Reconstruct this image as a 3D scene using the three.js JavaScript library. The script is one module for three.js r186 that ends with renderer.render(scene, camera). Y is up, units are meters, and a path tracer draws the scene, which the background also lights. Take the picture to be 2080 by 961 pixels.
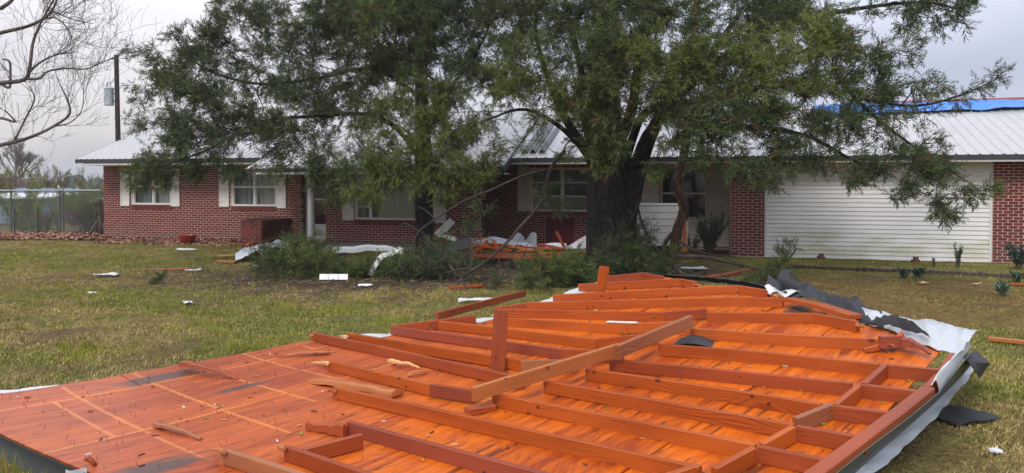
import * as THREE from 'three';
import { mergeGeometries, toCreasedNormals } from 'three/addons/utils/BufferGeometryUtils.js';

// ---------------------------------------------------------------- camera, sky, sun, exposure
const V = (x, y, z) => new THREE.Vector3(x, y, z);
const scene = new THREE.Scene();
const EYE = 1.84, FOC = 1550, PITCH = 1.4 * Math.PI / 180;
const camera = new THREE.PerspectiveCamera(2 * Math.atan(557 / FOC) * 180 / Math.PI, 2080 / 1114, 0.1, 3000);
camera.position.set(0, EYE, 0);
camera.rotation.x = -PITCH;
camera.setViewOffset(2080, 1114, 0, 153, 2080, 961);
const renderer = new THREE.WebGLRenderer({ antialias: true });
renderer.setSize(1024, 473);
renderer.toneMapping = THREE.LinearToneMapping;
renderer.toneMappingExposure = 1.35;
renderer.shadowMap.enabled = true;
renderer.shadowMap.type = THREE.PCFSoftShadowMap;

// seeded randomness and value noise
function rng(seed) { let a = seed >>> 0; return () => { a = (a + 0x6D2B79F5) | 0; let t = Math.imul(a ^ (a >>> 15), 1 | a); t = (t + Math.imul(t ^ (t >>> 7), 61 | t)) ^ t; return ((t ^ (t >>> 14)) >>> 0) / 4294967296; }; }
function h3(x, y, z) { let n = Math.imul(x, 374761393) ^ Math.imul(y, 668265263) ^ Math.imul(z, 2147483647 ^ 0x5bd1e995); n = Math.imul(n ^ (n >>> 13), 1274126177); return ((n ^ (n >>> 16)) >>> 0) / 4294967296; }
const sm = t => t * t * (3 - 2 * t), mix = (a, b, t) => a + (b - a) * t, clamp = (x, a = 0, b = 1) => Math.min(b, Math.max(a, x));
const sstep = (a, b, x) => sm(clamp((x - a) / (b - a)));
function vn(x, y, z = 0) {
  const xi = Math.floor(x), yi = Math.floor(y), zi = Math.floor(z), u = sm(x - xi), v = sm(y - yi), w = sm(z - zi);
  const l = (zz) => mix(mix(h3(xi, yi, zz), h3(xi + 1, yi, zz), u), mix(h3(xi, yi + 1, zz), h3(xi + 1, yi + 1, zz), u), v);
  return w === 0 ? l(zi) : mix(l(zi), l(zi + 1), w);
}
function fbm(x, y, z = 0, o = 4) { let s = 0, a = 0.5, n = 0; for (let i = 0; i < o; i++) { s += a * vn(x, y, z + i * 7.31); n += a; a *= 0.5; x *= 2.03; y *= 2.03; z *= 2.03; } return s / n; }

// overcast sky: brighter towards the zenith, soft cloud layers, a creamy band low on the left, slate blue low on the right
{
  const W = 512, Hh = 256, d = new Float32Array(W * Hh * 4);
  for (let j = 0; j < Hh; j++) for (let i = 0; i < W; i++) {
    const el = ((j + 0.5) / Hh - 0.5) * Math.PI, az = ((i + 0.5) / W - 0.5) * 2 * Math.PI;   // az of u: three's equirect
    const x = Math.cos(el) * Math.cos(az), z = Math.cos(el) * Math.sin(az), y = Math.sin(el);
    // stretch clouds along the horizon
    const k = 1 / (0.25 + Math.max(0, y));
    const c1 = fbm(x * k * 1.1 + 5, z * k * 1.1 + 2, 1.5, 5), c2 = fbm(x * 2.2 + 3, y * 9, z * 2.2, 4);
    const se = Math.max(0, y);
    let L = 0.455 * (1 + 2.2 * se);
    const cl = (c1 - 0.5) * 0.60 + (c2 - 0.5) * 0.58;
    L *= 1 + cl;
    const blue = clamp(0.5 + 0.55 * x * 1.5 - cl * 1.4 + 0.0);        // east (right of the view) is slatier
    const low = Math.exp(-Math.pow((el - 0.045) / 0.05, 2)) * clamp(0.6 - x * 1.2);
    let r = L * mix(1.01, 0.76, blue), g = L * mix(1.00, 0.83, blue), b = L * mix(1.055, 1.03, blue);
    r *= 1 + 0.07 * low; g *= 1 + 0.035 * low; b *= 1 - 0.02 * low;
    if (el < 0) { const t = clamp(-el * 6); r = mix(r, 0.14, t); g = mix(g, 0.13, t); b = mix(b, 0.09, t); }
    const o = (j * W + i) * 4; d[o] = r; d[o + 1] = g; d[o + 2] = b; d[o + 3] = 1;
  }
  const t = new THREE.DataTexture(d, W, Hh, THREE.RGBAFormat, THREE.FloatType);
  t.mapping = THREE.EquirectangularReflectionMapping; t.magFilter = t.minFilter = THREE.LinearFilter; t.wrapS = THREE.RepeatWrapping; t.needsUpdate = true;
  scene.background = t; scene.environment = t;
}
const sun = new THREE.DirectionalLight(new THREE.Color(1, 0.97, 0.92), 1.5);
sun.position.set(-16, 38, 22); sun.target.position.set(0, 0, -14);
sun.shadow.radius = 28; sun.castShadow = true;
sun.shadow.mapSize.set(4096, 4096);
Object.assign(sun.shadow.camera, { left: -28, right: 28, top: 28, bottom: -28, near: 1, far: 120 });
scene.add(sun, sun.target);
scene.fog = new THREE.FogExp2(new THREE.Color(0.60, 0.63, 0.70), 0.0006);

// ---------------------------------------------------------------- helpers
const used = new Map();
function numbered(n) { const k = used.get(n) || 0; used.set(n, k + 1); return k ? `${n}_${String(k).padStart(3, '0')}` : n; }
function tag(o, label, category, group, kind) { if (label) o.userData.label = label; if (category) o.userData.category = category; if (group) o.userData.group = group; if (kind) o.userData.kind = kind; return o; }
function thing(name, label, category, pos, group) { const o = new THREE.Group(); o.name = numbered(name); o.position.copy(pos); scene.add(o); return tag(o, label, category, group); }
function clean(g) { let n = g.index ? g.toNonIndexed() : g; for (const k of Object.keys(n.attributes)) if (!['position', 'normal', 'uv', 'color'].includes(k)) n.deleteAttribute(k); return n; }
function M(list) { const a = list.map(clean); return a.length === 1 ? a[0] : mergeGeometries(a, false); }
// a part in world coordinates under a thing whose group stands (unturned) at its base
function part(parent, name, geo, mat, label) {
  const g = Array.isArray(geo) ? M(geo) : geo;
  const p = V(); for (let q = parent; q && q !== scene; q = q.parent) p.add(q.position);
  g.translate(-p.x, -p.y, -p.z);
  const m = new THREE.Mesh(g, mat); m.name = name; if (label) m.userData.label = label; parent.add(m); return m;
}
// a thing that is a single mesh, its geometry given in world coordinates
function solo(name, label, category, geo, mat, group, kind) {
  const g = Array.isArray(geo) ? M(geo) : geo; g.computeBoundingBox(); const c = g.boundingBox.getCenter(V()); c.y = g.boundingBox.min.y;
  g.translate(-c.x, -c.y, -c.z); const m = new THREE.Mesh(g, mat); m.name = numbered(name); m.position.copy(c); scene.add(m); return tag(m, label, category, group, kind);
}
function std(r, g, b, rough = 0.8, more = {}) { const m = new THREE.MeshStandardMaterial({ roughness: rough, ...more }); m.color.setRGB(r, g, b); return m; }

function tangentFrames(pts, up) {
  return pts.map((p, i) => {
    const a = pts[Math.max(0, i - 1)], b = pts[Math.min(pts.length - 1, i + 1)], t = b.clone().sub(a).normalize();
    const r = t.clone().cross(up).normalize(), u = r.clone().cross(t).normalize(); return { p, r, u, t };
  });
}
function sweep(prof, frames, uo = 0, vo = 0, caps = true) {
  const pos = [], uv = [], n = prof.length; let len = uo; const per = [vo];
  for (let i = 0; i < n; i++) { const a = prof[i], b = prof[(i + 1) % n]; per.push(per[i] + Math.hypot(a[0] - b[0], a[1] - b[1])); }
  const ring = frames.map(f => prof.map(q => f.p.clone().addScaledVector(f.r, q[0] * (f.s ?? 1)).addScaledVector(f.u, q[1] * (f.sy ?? f.s ?? 1))));
  const push = (v, u, w) => { pos.push(v.x, v.y, v.z); uv.push(u, w); };
  for (let k = 0; k < frames.length - 1; k++) {
    const l2 = len + frames[k].p.distanceTo(frames[k + 1].p);
    for (let i = 0; i < n; i++) {
      const j = (i + 1) % n, a = ring[k][i], b = ring[k][j], c = ring[k + 1][j], d = ring[k + 1][i];
      push(a, len, per[i]); push(c, l2, per[i + 1]); push(b, len, per[i + 1]); push(a, len, per[i]); push(d, l2, per[i]); push(c, l2, per[i + 1]);
    }
    len = l2;
  }
  if (caps) {
    const tri = THREE.ShapeUtils.triangulateShape(prof.map(q => new THREE.Vector2(q[0], q[1])), []);
    for (const [a, b, c] of tri) {
      for (const q of [a, b, c]) push(ring[0][q], uo + prof[q][0], vo + prof[q][1]);
      for (const q of [a, c, b]) push(ring[frames.length - 1][q], len + prof[q][0], vo + prof[q][1]);
    }
  }
  const g = new THREE.BufferGeometry(); g.setAttribute('position', new THREE.Float32BufferAttribute(pos, 3)); g.setAttribute('uv', new THREE.Float32BufferAttribute(uv, 2)); g.computeVertexNormals(); return g;
}
const rect = (w, h, c = 0.003) => [[-w / 2 + c, 0], [w / 2 - c, 0], [w / 2, c], [w / 2, h - c], [w / 2 - c, h], [-w / 2 + c, h], [-w / 2, h - c], [-w / 2, c]];
const UP = V(0, 1, 0);
let uvSeed = 0;
function board(pts, w, h, { up = UP, c = 0.003, uo } = {}) { uvSeed++; return sweep(rect(w, h, c), tangentFrames(pts, up), uo ?? uvSeed * 0.737, uvSeed * 0.173); }
function boxg(x0, x1, y0, y1, z0, z1) { const g = new THREE.BoxGeometry(x1 - x0, y1 - y0, z1 - z0); g.translate((x0 + x1) / 2, (y0 + y1) / 2, (z0 + z1) / 2); return g; }
function tube(pts, radii, sides = 7, bump) {
  const n = pts.length, pos = [], idx = [], uv = []; let r = null, len = 0;
  for (let i = 0; i < n; i++) {
    const t = pts[Math.min(n - 1, i + 1)].clone().sub(pts[Math.max(0, i - 1)]).normalize();
    if (!r) { r = Math.abs(t.y) > 0.9 ? V(1, 0, 0) : V(0, 1, 0); } r.addScaledVector(t, -r.dot(t)).normalize();
    const u = t.clone().cross(r); if (i) len += pts[i].distanceTo(pts[i - 1]);
    for (let k = 0; k <= sides; k++) {
      const a = k / sides * 2 * Math.PI, R = radii[i] * (bump ? bump(a, len, k % sides) : 1);
      const q = pts[i].clone().addScaledVector(r, Math.cos(a) * R).addScaledVector(u, Math.sin(a) * R); pos.push(q.x, q.y, q.z); uv.push(k / sides * Math.max(0.3, 6.28 * radii[0]), len);
    }
  }
  for (let i = 0; i < n - 1; i++) for (let k = 0; k < sides; k++) { const a = i * (sides + 1) + k, b = a + 1, c = a + sides + 1, d = c + 1; idx.push(a, b, c, b, d, c); }
  for (const [i, flip] of [[0, 1], [n - 1, 0]]) { const c = pos.length / 3; pos.push(pts[i].x, pts[i].y, pts[i].z); uv.push(0, 0); for (let k = 0; k < sides; k++) { const a = i * (sides + 1) + k; flip ? idx.push(c, a + 1, a) : idx.push(c, a, a + 1); } }
  const g = new THREE.BufferGeometry(); g.setAttribute('position', new THREE.Float32BufferAttribute(pos, 3)); g.setAttribute('uv', new THREE.Float32BufferAttribute(uv, 2)); g.setIndex(idx); g.computeVertexNormals(); return g;
}
function curve(pts, n) { const c = new THREE.CatmullRomCurve3(pts); return c.getPoints(n); }
// a bent sheet with thickness: fn(u, v) -> Vector3, u, v in 0..1
function sheet(fn, nu, nv, th, uvScale = 1) {
  const P = [], N = [], pos = [], uv = [];
  for (let i = 0; i <= nu; i++) for (let j = 0; j <= nv; j++) P.push(fn(i / nu, j / nv));
  const at = (i, j) => P[Math.min(nu, Math.max(0, i)) * (nv + 1) + Math.min(nv, Math.max(0, j))];
  for (let i = 0; i <= nu; i++) for (let j = 0; j <= nv; j++) N.push(at(i + 1, j).clone().sub(at(i - 1, j)).cross(at(i, j + 1).clone().sub(at(i, j - 1))).normalize());
  const Q = P.map((p, k) => p.clone().addScaledVector(N[k], -th));
  const put = (a, ua) => { pos.push(a.x, a.y, a.z); uv.push(ua[0], ua[1]); };
  const quad = (a, b, c, d, ua, ub, uc, ud) => { put(a, ua); put(b, ub); put(c, uc); put(a, ua); put(c, uc); put(d, ud); };
  const I = (i, j) => i * (nv + 1) + j, U = (i, j) => [i / nu * uvScale, j / nv * uvScale];
  for (let i = 0; i < nu; i++) for (let j = 0; j < nv; j++) {
    quad(P[I(i, j)], P[I(i + 1, j)], P[I(i + 1, j + 1)], P[I(i, j + 1)], U(i, j), U(i + 1, j), U(i + 1, j + 1), U(i, j + 1));
    quad(Q[I(i, j)], Q[I(i, j + 1)], Q[I(i + 1, j + 1)], Q[I(i + 1, j)], U(i, j), U(i, j + 1), U(i + 1, j + 1), U(i + 1, j));
  }
  const edge = (a, b, ua, ub) => quad(P[a], Q[a], Q[b], P[b], ua, ua, ub, ub);
  for (let i = 0; i < nu; i++) { edge(I(i, 0), I(i + 1, 0), U(i, 0), U(i + 1, 0)); edge(I(i + 1, nv), I(i, nv), U(i + 1, nv), U(i, nv)); }
  for (let j = 0; j < nv; j++) { edge(I(nu, j), I(nu, j + 1), U(nu, j), U(nu, j + 1)); edge(I(0, j + 1), I(0, j), U(0, j + 1), U(0, j)); }
  const g = new THREE.BufferGeometry(); g.setAttribute('position', new THREE.Float32BufferAttribute(pos, 3)); g.setAttribute('uv', new THREE.Float32BufferAttribute(uv, 2)); g.computeVertexNormals();
  return toCreasedNormals(g, 0.6);
}
function tex(w, h, fn, { srgb = true, repeat = THREE.RepeatWrapping } = {}) {
  const d = new Uint8Array(w * h * 4), o = [0, 0, 0];
  for (let j = 0; j < h; j++) for (let i = 0; i < w; i++) { fn(i / w, j / h, o, i, j); const k = (j * w + i) * 4; for (let c = 0; c < 3; c++) { const l = clamp(o[c]); d[k + c] = 255 * (srgb ? (l <= 0.0031308 ? 12.92 * l : 1.055 * Math.pow(l, 1 / 2.4) - 0.055) : l); } d[k + 3] = 255; }
  const t = new THREE.DataTexture(d, w, h, THREE.RGBAFormat); t.magFilter = THREE.LinearFilter; t.minFilter = THREE.LinearMipmapLinearFilter; t.generateMipmaps = true; t.wrapS = t.wrapT = repeat; if (srgb) t.colorSpace = THREE.SRGBColorSpace; t.needsUpdate = true; return t;
}
// surveying: sight lines of the photograph give points of the place at a known distance or height
function ray(px, py) { const x = (px - 1040) / FOC, y = -(py - 404) / FOC, c = Math.cos(PITCH), s = Math.sin(PITCH); return V(x, y * c - s, -(y * s + c)); }
function at(px, py, dist) { const r = ray(px, py); return V(0, EYE, 0).addScaledVector(r, dist / -r.z); }
function onGround(px, py, h = 0) { const r = ray(px, py); return V(0, EYE, 0).addScaledVector(r, (h - EYE) / r.y); }

// ---------------------------------------------------------------- ground
function groundY(x, z) { const d = -z; let y = 0; if (d > 27) y -= 7.5 * sstep(27, 170, d); return y; }
function lawn(x, d) {            // [green, dirt, brown] weights of the turf at a place
  const n1 = fbm(x * 0.35 + 11, d * 0.35 + 3, 2, 4), n2 = fbm(x * 1.7 + 3, d * 1.7, 5, 3);
  let green = sstep(0.40, 0.62, n1 * 0.6 + n2 * 0.4 + 0.03);
  // bare dirt below the cedars and around the wreckage
  const u = Math.exp(-Math.pow((x + 1.2) / 4.4, 2) - Math.pow((d - 15.5) / 3.0, 2)) + Math.exp(-Math.pow((x - 2.2) / 2.6, 2) - Math.pow((d - 16) / 2.2, 2)) + 0.8 * Math.exp(-Math.pow((x + 4.0) / 3.2, 2) - Math.pow((d - 14.2) / 2.6, 2));
  const dirt = clamp(u * 1.15 - 0.30 + (n2 - 0.5) * 0.9);
  // tan thatch on the right lawn and along the wall
  let brown = 0.95 * sstep(2.8, 4.8, x) * sstep(8.3, 10.2, d) * (1 - sstep(13.2, 15.2, d)) + 0.9 * sstep(19.2, 21, d + 0.26 * x);
  brown = clamp(brown + (fbm(x * 0.9, d * 0.9, 9, 3) - 0.5) * 1.1);
  green *= (1 - 0.75 * dirt) * (1 - 0.72 * brown);
  return [green, dirt, brown];
}
{
  const xs = [], zs = [];
  for (let x = -400; x < -24; x += 16) xs.push(x); for (let x = -24; x <= 20; x += 0.16) xs.push(x); for (let x = 24; x <= 400; x += 16) xs.push(x);
  for (let d = -60; d < 2; d += 8) zs.push(d); for (let d = 2; d <= 28; d += 0.13) zs.push(d); for (let d = 29; d <= 60; d += 2) zs.push(d); for (let d = 68; d <= 900; d += 16) zs.push(d);
  const pos = [], uv = [], col = [], idx = [], nx = xs.length;
  for (const d of zs) for (const x of xs) {
    const [g, dirt, br] = lawn(x, d), n = fbm(x * 2.3, d * 2.3, 1, 3);
    let y = groundY(x, -d); if (d > 2 && d < 28 && Math.abs(x) < 24) y += (n - 0.5) * 0.05;
    pos.push(x, y, -d); uv.push(x / 2.6, d / 2.6);
    let c = [0.185, 0.150, 0.060];
    c = c.map((v, i) => mix(v, [0.125, 0.138, 0.034][i], g * 0.8)); c = c.map((v, i) => mix(v, [0.170, 0.108, 0.046][i], br * 0.85)); { const pt = sstep(0.56, 0.70, fbm(x * 1.1 + 40, d * 1.1 + 9, 14, 4)) * (1 - dirt) * 0.55; c = c.map((v, i) => mix(v, [0.115, 0.078, 0.050][i], pt)); } c = c.map((v, i) => mix(v, [0.075, 0.052, 0.040][i], dirt));
    if (d > 28) c = [0.10, 0.095, 0.05];
    col.push(...c.map(v => v * 1.48));
  }
  for (let j = 0; j < zs.length - 1; j++) for (let i = 0; i < nx - 1; i++) { const a = j * nx + i; idx.push(a, a + 1, a + nx, a + 1, a + nx + 1, a + nx); }
  const g = new THREE.BufferGeometry(); g.setAttribute('position', new THREE.Float32BufferAttribute(pos, 3)); g.setAttribute('uv', new THREE.Float32BufferAttribute(uv, 2)); g.setAttribute('color', new THREE.Float32BufferAttribute(col, 3)); g.setIndex(idx); g.computeVertexNormals();
  const R = rng(4);
  const t = tex(1024, 1024, (u, v, o) => {
    const n = fbm(u * 64, v * 64, 3, 3), m = fbm(u * 200, v * 200, 1, 2), q = fbm(u * 18, v * 18, 6, 3);
    const k = 0.35 + 0.75 * n * 0.8 + 0.55 * (m - 0.5) + 0.35 * (q - 0.5);
    o[0] = k * 0.86; o[1] = k * (0.80 + 0.12 * (q - 0.3)); o[2] = k * 0.74;
  });
  const m = new THREE.MeshPhysicalMaterial({ specularIntensity: 0.15, vertexColors: true, map: t, roughness: 0.95, bumpMap: t, bumpScale: 0.03 });
  const o = new THREE.Mesh(g, m); o.name = 'ground'; tag(o, 'patchy lawn and bare earth around the house', 'ground', null, 'structure'); scene.add(o);
}

// ---------------------------------------------------------------- brick ranch house
const HA = 14.69 * Math.PI / 180;
const house = thing('brick_house', 'low red brick ranch house with white metal roof behind the cedars', 'house', V(-12.29, 0, -23.0));
const HX = V(Math.cos(HA), 0, Math.sin(HA)), HN = V(-Math.sin(HA), 0, Math.cos(HA)), HO = V(-12.29, 0, -23.0);
house.rotation.y = -HA;
// sight line against a wall plane z = const of the house: its own x and y there
function L(px, py, z) { const r = ray(px, py), o = V(0, EYE, 0).sub(HO), dz = (z - o.dot(HN)) / r.dot(HN), p = o.addScaledVector(r, dz); return { x: p.dot(HX), y: p.y }; }
const lx = (px, z, py = 420) => L(px, py, z).x, ly = (px, py, z) => L(px, py, z).y;
function hp(parent, name, geo, mat, label) { const m = new THREE.Mesh(Array.isArray(geo) ? M(geo) : geo, mat); m.name = name; if (label) m.userData.label = label; parent.add(m); return m; }

const noiseGrey = tex(512, 512, (u, v, o) => { const k = 0.80 + 0.22 * (fbm(u * 24, v * 24, 2, 4) - 0.2) + 0.06 * (fbm(u * 150, v * 150, 3, 2) - 0.5); o[0] = o[1] = o[2] = k; });
const mat = {
  mortar: std(0.70, 0.50, 0.42, 0.95, { map: noiseGrey }),
  brick: [[0.165, 0.030, 0.025], [0.21, 0.040, 0.032], [0.13, 0.024, 0.022], [0.19, 0.034, 0.030]].map(c => std(...c, 0.85, { map: noiseGrey, bumpMap: noiseGrey, bumpScale: 0.004 })),
  white: std(0.78, 0.77, 0.75, 0.55, { map: noiseGrey }),
  shutter: std(0.80, 0.76, 0.72, 0.65, { map: noiseGrey }),
  roof: std(0.54, 0.525, 0.515, 0.45, { metalness: 0.25, map: noiseGrey }),
  roofDark: std(0.045, 0.048, 0.055, 0.5, { map: noiseGrey }),
  soffit: std(0.70, 0.66, 0.61, 0.8),
  dark: std(0.02, 0.02, 0.02, 0.9), curtain: std(0.80, 0.76, 0.68, 0.95), curtainGrey: std(0.45, 0.47, 0.49, 0.95), blind: std(0.42, 0.38, 0.35, 0.8),
  redDoor: std(0.12, 0.018, 0.018, 0.45), redPanel: std(0.16, 0.018, 0.03, 0.7, { map: noiseGrey }),
  glass: (() => { const m = new THREE.MeshPhysicalMaterial({ roughness: 0.06, transmission: 1, thickness: 0, ior: 1.5 }); m.color.setRGB(0.80, 0.83, 0.84); return m; })(),
  floor: std(0.30, 0.28, 0.26, 0.9, { map: noiseGrey })
};
const eaveY = 2.40;
const zL = -0.45, zR = -1.60, zG = 0, WH = 2.30;
const X0 = lx(210, zL), XE0 = lx(610, zL), XE1 = lx(661, zL), XC = lx(976, zL), XG0 = lx(1484, zG), XG1 = lx(1554, zG), XG2 = lx(2017, zG), XEND = lx(2080, zG) + 3.2;
const zDoor = zL - 0.28;

// openings: [x0, x1, y0, y1]
function opening(pxa, pxb, pya, pyb, z) { const a = L(pxa, pyb, z), b = L(pxb, pya, z); return [a.x, b.x, L((pxa + pxb) / 2, pyb, z).y, L((pxa + pxb) / 2, pya, z).y]; }
const oW1 = opening(268, 347, 344, 416, zL), oW2 = opening(470, 562, 343, 419, zL), oW3 = opening(721, 882, 345, 447, zL);
const oW4 = opening(1077, 1212, 341, 430, zR), oW5 = opening(1343, 1436, 341, 443, zR);
const wallZ = -0.012;
function wallSlab(x0, x1, y0, y1, z, holes, th = 0.16) {
  const s = new THREE.Shape([[x0, y0], [x1, y0], [x1, y1], [x0, y1]].map(q => new THREE.Vector2(...q)));
  for (const h of holes) s.holes.push(new THREE.Path([[h[0], h[2]], [h[0], h[3]], [h[1], h[3]], [h[1], h[2]]].map(q => new THREE.Vector2(...q))));
  const g = new THREE.ExtrudeGeometry(s, { depth: th, bevelEnabled: false }); g.translate(0, 0, z + wallZ - th); return g;
}
const bricks = [];                // {m: Matrix4, w: apparent size}
const BL = 0.203, BH = 0.0677;
const RB = rng(77);
function lay(x0, x1, y0, y1, holes, place) {
  for (let r = 0; ; r++) {
    const y = y0 + r * BH; if (y + 0.05 > y1) break;
    const yc = y + BH / 2;
    const spans = [[x0, x1]];
    for (const h of holes) if (yc > h[2] && yc < h[3]) for (let i = spans.length - 1; i >= 0; i--) { const [a, b] = spans[i]; if (h[1] > a && h[0] < b) { spans.splice(i, 1); if (h[0] > a) spans.push([a, h[0]]); if (h[1] < b) spans.push([h[1], b]); } }
    for (const [a, b] of spans) {
      const k0 = Math.floor((a - x0) / BL) - 1;
      for (let k = k0; ; k++) {
        let s = x0 + k * BL + (r % 2 ? BL / 2 : 0), e = s + BL; if (s >= b) break; if (e <= a) continue; s = Math.max(s, a); e = Math.min(e, b); if (e - s < 0.03) continue;
        place((s + e) / 2, yc + (RB() - 0.5) * 0.002, e - s - 0.017, RB());
      }
    }
  }
}
const flatBrick = (z) => (x, y, w, r) => { const m = new THREE.Matrix4().makeScale((w - 0.006) / 0.1925, 1, 1); m.setPosition(x, y, z - 0.0085 + r * 0.003); bricks.push({ m, x, y, z }); };
const sideBrick = (X) => (q, y, w, r) => { const m = new THREE.Matrix4().makeRotationY(Math.PI / 2).multiply(new THREE.Matrix4().makeScale(w / 0.1925, 1, 1)); m.setPosition(X - 0.0085 + r * 0.003, y, q); bricks.push({ m, x: X, y, z: q }); };
const sill = (o, z) => { // rowlock course of bricks on end below a window
  const n = Math.round((o[1] - o[0] + 0.06) / 0.0677); for (let i = 0; i < n; i++) { const m = new THREE.Matrix4().makeRotationZ(Math.PI / 2).multiply(new THREE.Matrix4().makeScale(0.135 / 0.1925, 1, 1)); m.setPosition(o[0] - 0.03 + (i + 0.5) * 0.0677, o[2] - 0.068, z - 0.002); bricks.push({ m, x: o[0], y: o[2], z }); }
};
const grow = (o, dy) => [o[0] - 0.03, o[1] + 0.03, o[2] - dy, o[3]];
function gableEnd(x, zr, ey) { const f = z => ey + (0.5 - (z < zr ? 2 * zr - z : z)) * 0.385 - 0.12, s = new THREE.Shape([[-0.62, WH - 0.02], [zr, f(zr)], [2 * zr + 0.62, WH - 0.02]].map(q => new THREE.Vector2(...q)));
  s.setFromPoints([[-0.5, WH - 0.02], [-0.5, f(-0.5)], [zr, f(zr)], [-8.3, f(-8.3)], [-8.3, WH - 0.02]].map(q => new THREE.Vector2(...q)));
  const g = new THREE.ExtrudeGeometry(s, { depth: 0.16, bevelEnabled: false }); g.rotateY(-Math.PI / 2); g.translate(x + 0.16, 0, 0); return g; }
const wall = hp(house, 'wall', [
  wallSlab(X0, XE0, -0.3, WH, zL, [oW1, oW2]), wallSlab(XE1, XC, -0.3, WH, zL, [oW3]),
  wallSlab(XC - 0.16 + wallZ, XG0 + 0.02, -0.3, WH, zR, [oW4, oW5]),
  boxg(XC - 0.16 + wallZ, XC + wallZ, -0.3, WH, zR + wallZ, zL + wallZ - 0.16),
  boxg(XE0 - 0.16 + wallZ, XE0 + wallZ, -0.3, WH, zDoor - 0.2, zL + wallZ - 0.16), boxg(XE1, XE1 + 0.16, -0.3, WH, zDoor - 0.2, zL + wallZ - 0.16),
  gableEnd(X0, -3.46, eaveY + 0.06 - 0.02), boxg(X0 + 0.001, X0 + 0.16, -0.3, WH - 0.02, -8.2, zL + wallZ - 0.16), boxg(X0, XEND, -0.3, WH, -8.4, -8.2), gableEnd(XEND - 0.16, -3.1, eaveY - 0.02), boxg(XEND - 0.159, XEND, -0.3, WH - 0.02, -8.2, zG + wallZ - 0.16),
  wallSlab(XG0, XG1, -0.3, WH, zG, []), wallSlab(XG2, XEND, -0.3, WH, zG, []), boxg(XG0, XG0 + 0.16, -0.3, WH, zR, zG + wallZ - 0.16)
], mat.mortar);
lay(X0, XE0, 0.02, WH, [grow(oW1, 0.135), grow(oW2, 0.135)], flatBrick(zL)); lay(XE1, XC, 0.02, WH, [grow(oW3, 0.135)], flatBrick(zL));
const XS0 = lx(1297, zR);         // siding begins
const redPanel = opening(1108, 1167, 443, 497, zR); 
lay(XC, XS0, 0.02, WH, [grow(oW4, 0.135), redPanel], flatBrick(zR));
lay(XG0, XG1, 0.02, WH, [], flatBrick(zG)); lay(XG2, XEND, 0.02, WH, [], flatBrick(zG));
lay(zDoor, zL - 0.01, 0.02, WH, [], sideBrick(XE0)); lay(zR, zL - 0.01, 0.02, WH, [], sideBrick(XC));
for (const [o, z] of [[oW1, zL], [oW2, zL], [oW3, zL], [oW4, zR]]) sill(o, z);
{
  const bg = new THREE.BoxGeometry(0.1925, 0.0510, 0.02); bg.translate(0, 0, -0.003);
  // the nearest bricks are pieces of their own, the others one mass
  const score = b => -(b.z * 2.2) + b.x * 0.18 - (b.x > lx(2092, zG) ? 50 : 0) - (b.y < 0.05 ? 3 : 0);
  const order = bricks.map((b, i) => [score(b), i]).sort((a, b) => b[0] - a[0]);
  const single = new Set(order.slice(0, 300).map(q => q[1]));
  const R = rng(5), rest = [];
  bricks.forEach((b, i) => { if (single.has(i)) { const m = new THREE.Mesh(bg, mat.brick[Math.floor(R() * 4)]); m.name = 'brick'; m.matrix.copy(b.m); m.matrix.decompose(m.position, m.quaternion, m.scale); wall.add(m); } else rest.push(b); });
  const im = new THREE.InstancedMesh(bg, std(1, 1, 1, 0.85, { map: noiseGrey, bumpMap: noiseGrey, bumpScale: 0.004 }), rest.length); im.name = 'brick_courses'; im.userData.kind = 'stuff';
  const c = new THREE.Color();
  rest.forEach((b, i) => { im.setMatrixAt(i, b.m); const k = 0.78 + 0.5 * R(), low = b.y < 0.28 ? 0.6 * R() : 0; c.setRGB(mix(0.165 * k, 0.13, low), mix(0.030 * k, 0.10, low), mix(0.026 * k, 0.06, low)); im.setColorAt(i, c); });
  wall.add(im);
}
hp(house, 'wall_panel', boxg(redPanel[0], redPanel[1], redPanel[2], redPanel[3], zR - 0.02, zR + 0.004), mat.redPanel, 'dark red boarded panel below the window');

// siding: lapped boards, each a piece
function sidingBoards(parent, x0, x1, y0, y1, z, exp, m, holes = []) {
  for (let y = y0; y < y1 - 0.02; y += exp) {
    const h = Math.min(exp, y1 - y), spans = [[x0, x1]];
    for (const q of holes) if (y + h / 2 > q[2] && y + h / 2 < q[3]) for (let i = spans.length - 1; i >= 0; i--) { const [a, b] = spans[i]; if (q[1] > a && q[0] < b) { spans.splice(i, 1); if (q[0] > a + 0.02) spans.push([a, q[0]]); if (q[1] < b - 0.02) spans.push([q[1], b]); } }
    for (const [a, b] of spans) {
      const pr = [[0, 0], [0.023, 0], [0.024, 0.005], [0.006, h * 0.97], [0.004, h + 0.004], [0, h + 0.004]];
      const g = sweep(pr.map(q => [-q[0], q[1]]).reverse(), [{ p: V(a, y, z), r: V(0, 0, -1), u: UP }, { p: V(b, y, z), r: V(0, 0, -1), u: UP }], 0, 0);
      const P = g.attributes.position, U = g.attributes.uv; for (let i = 0; i < P.count; i++) U.setXY(i, (P.getX(i) - XG1) / 4.8, P.getY(i) / 2.4);
      hp(parent, 'siding_board', g, m);
    }
  }
}
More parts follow.
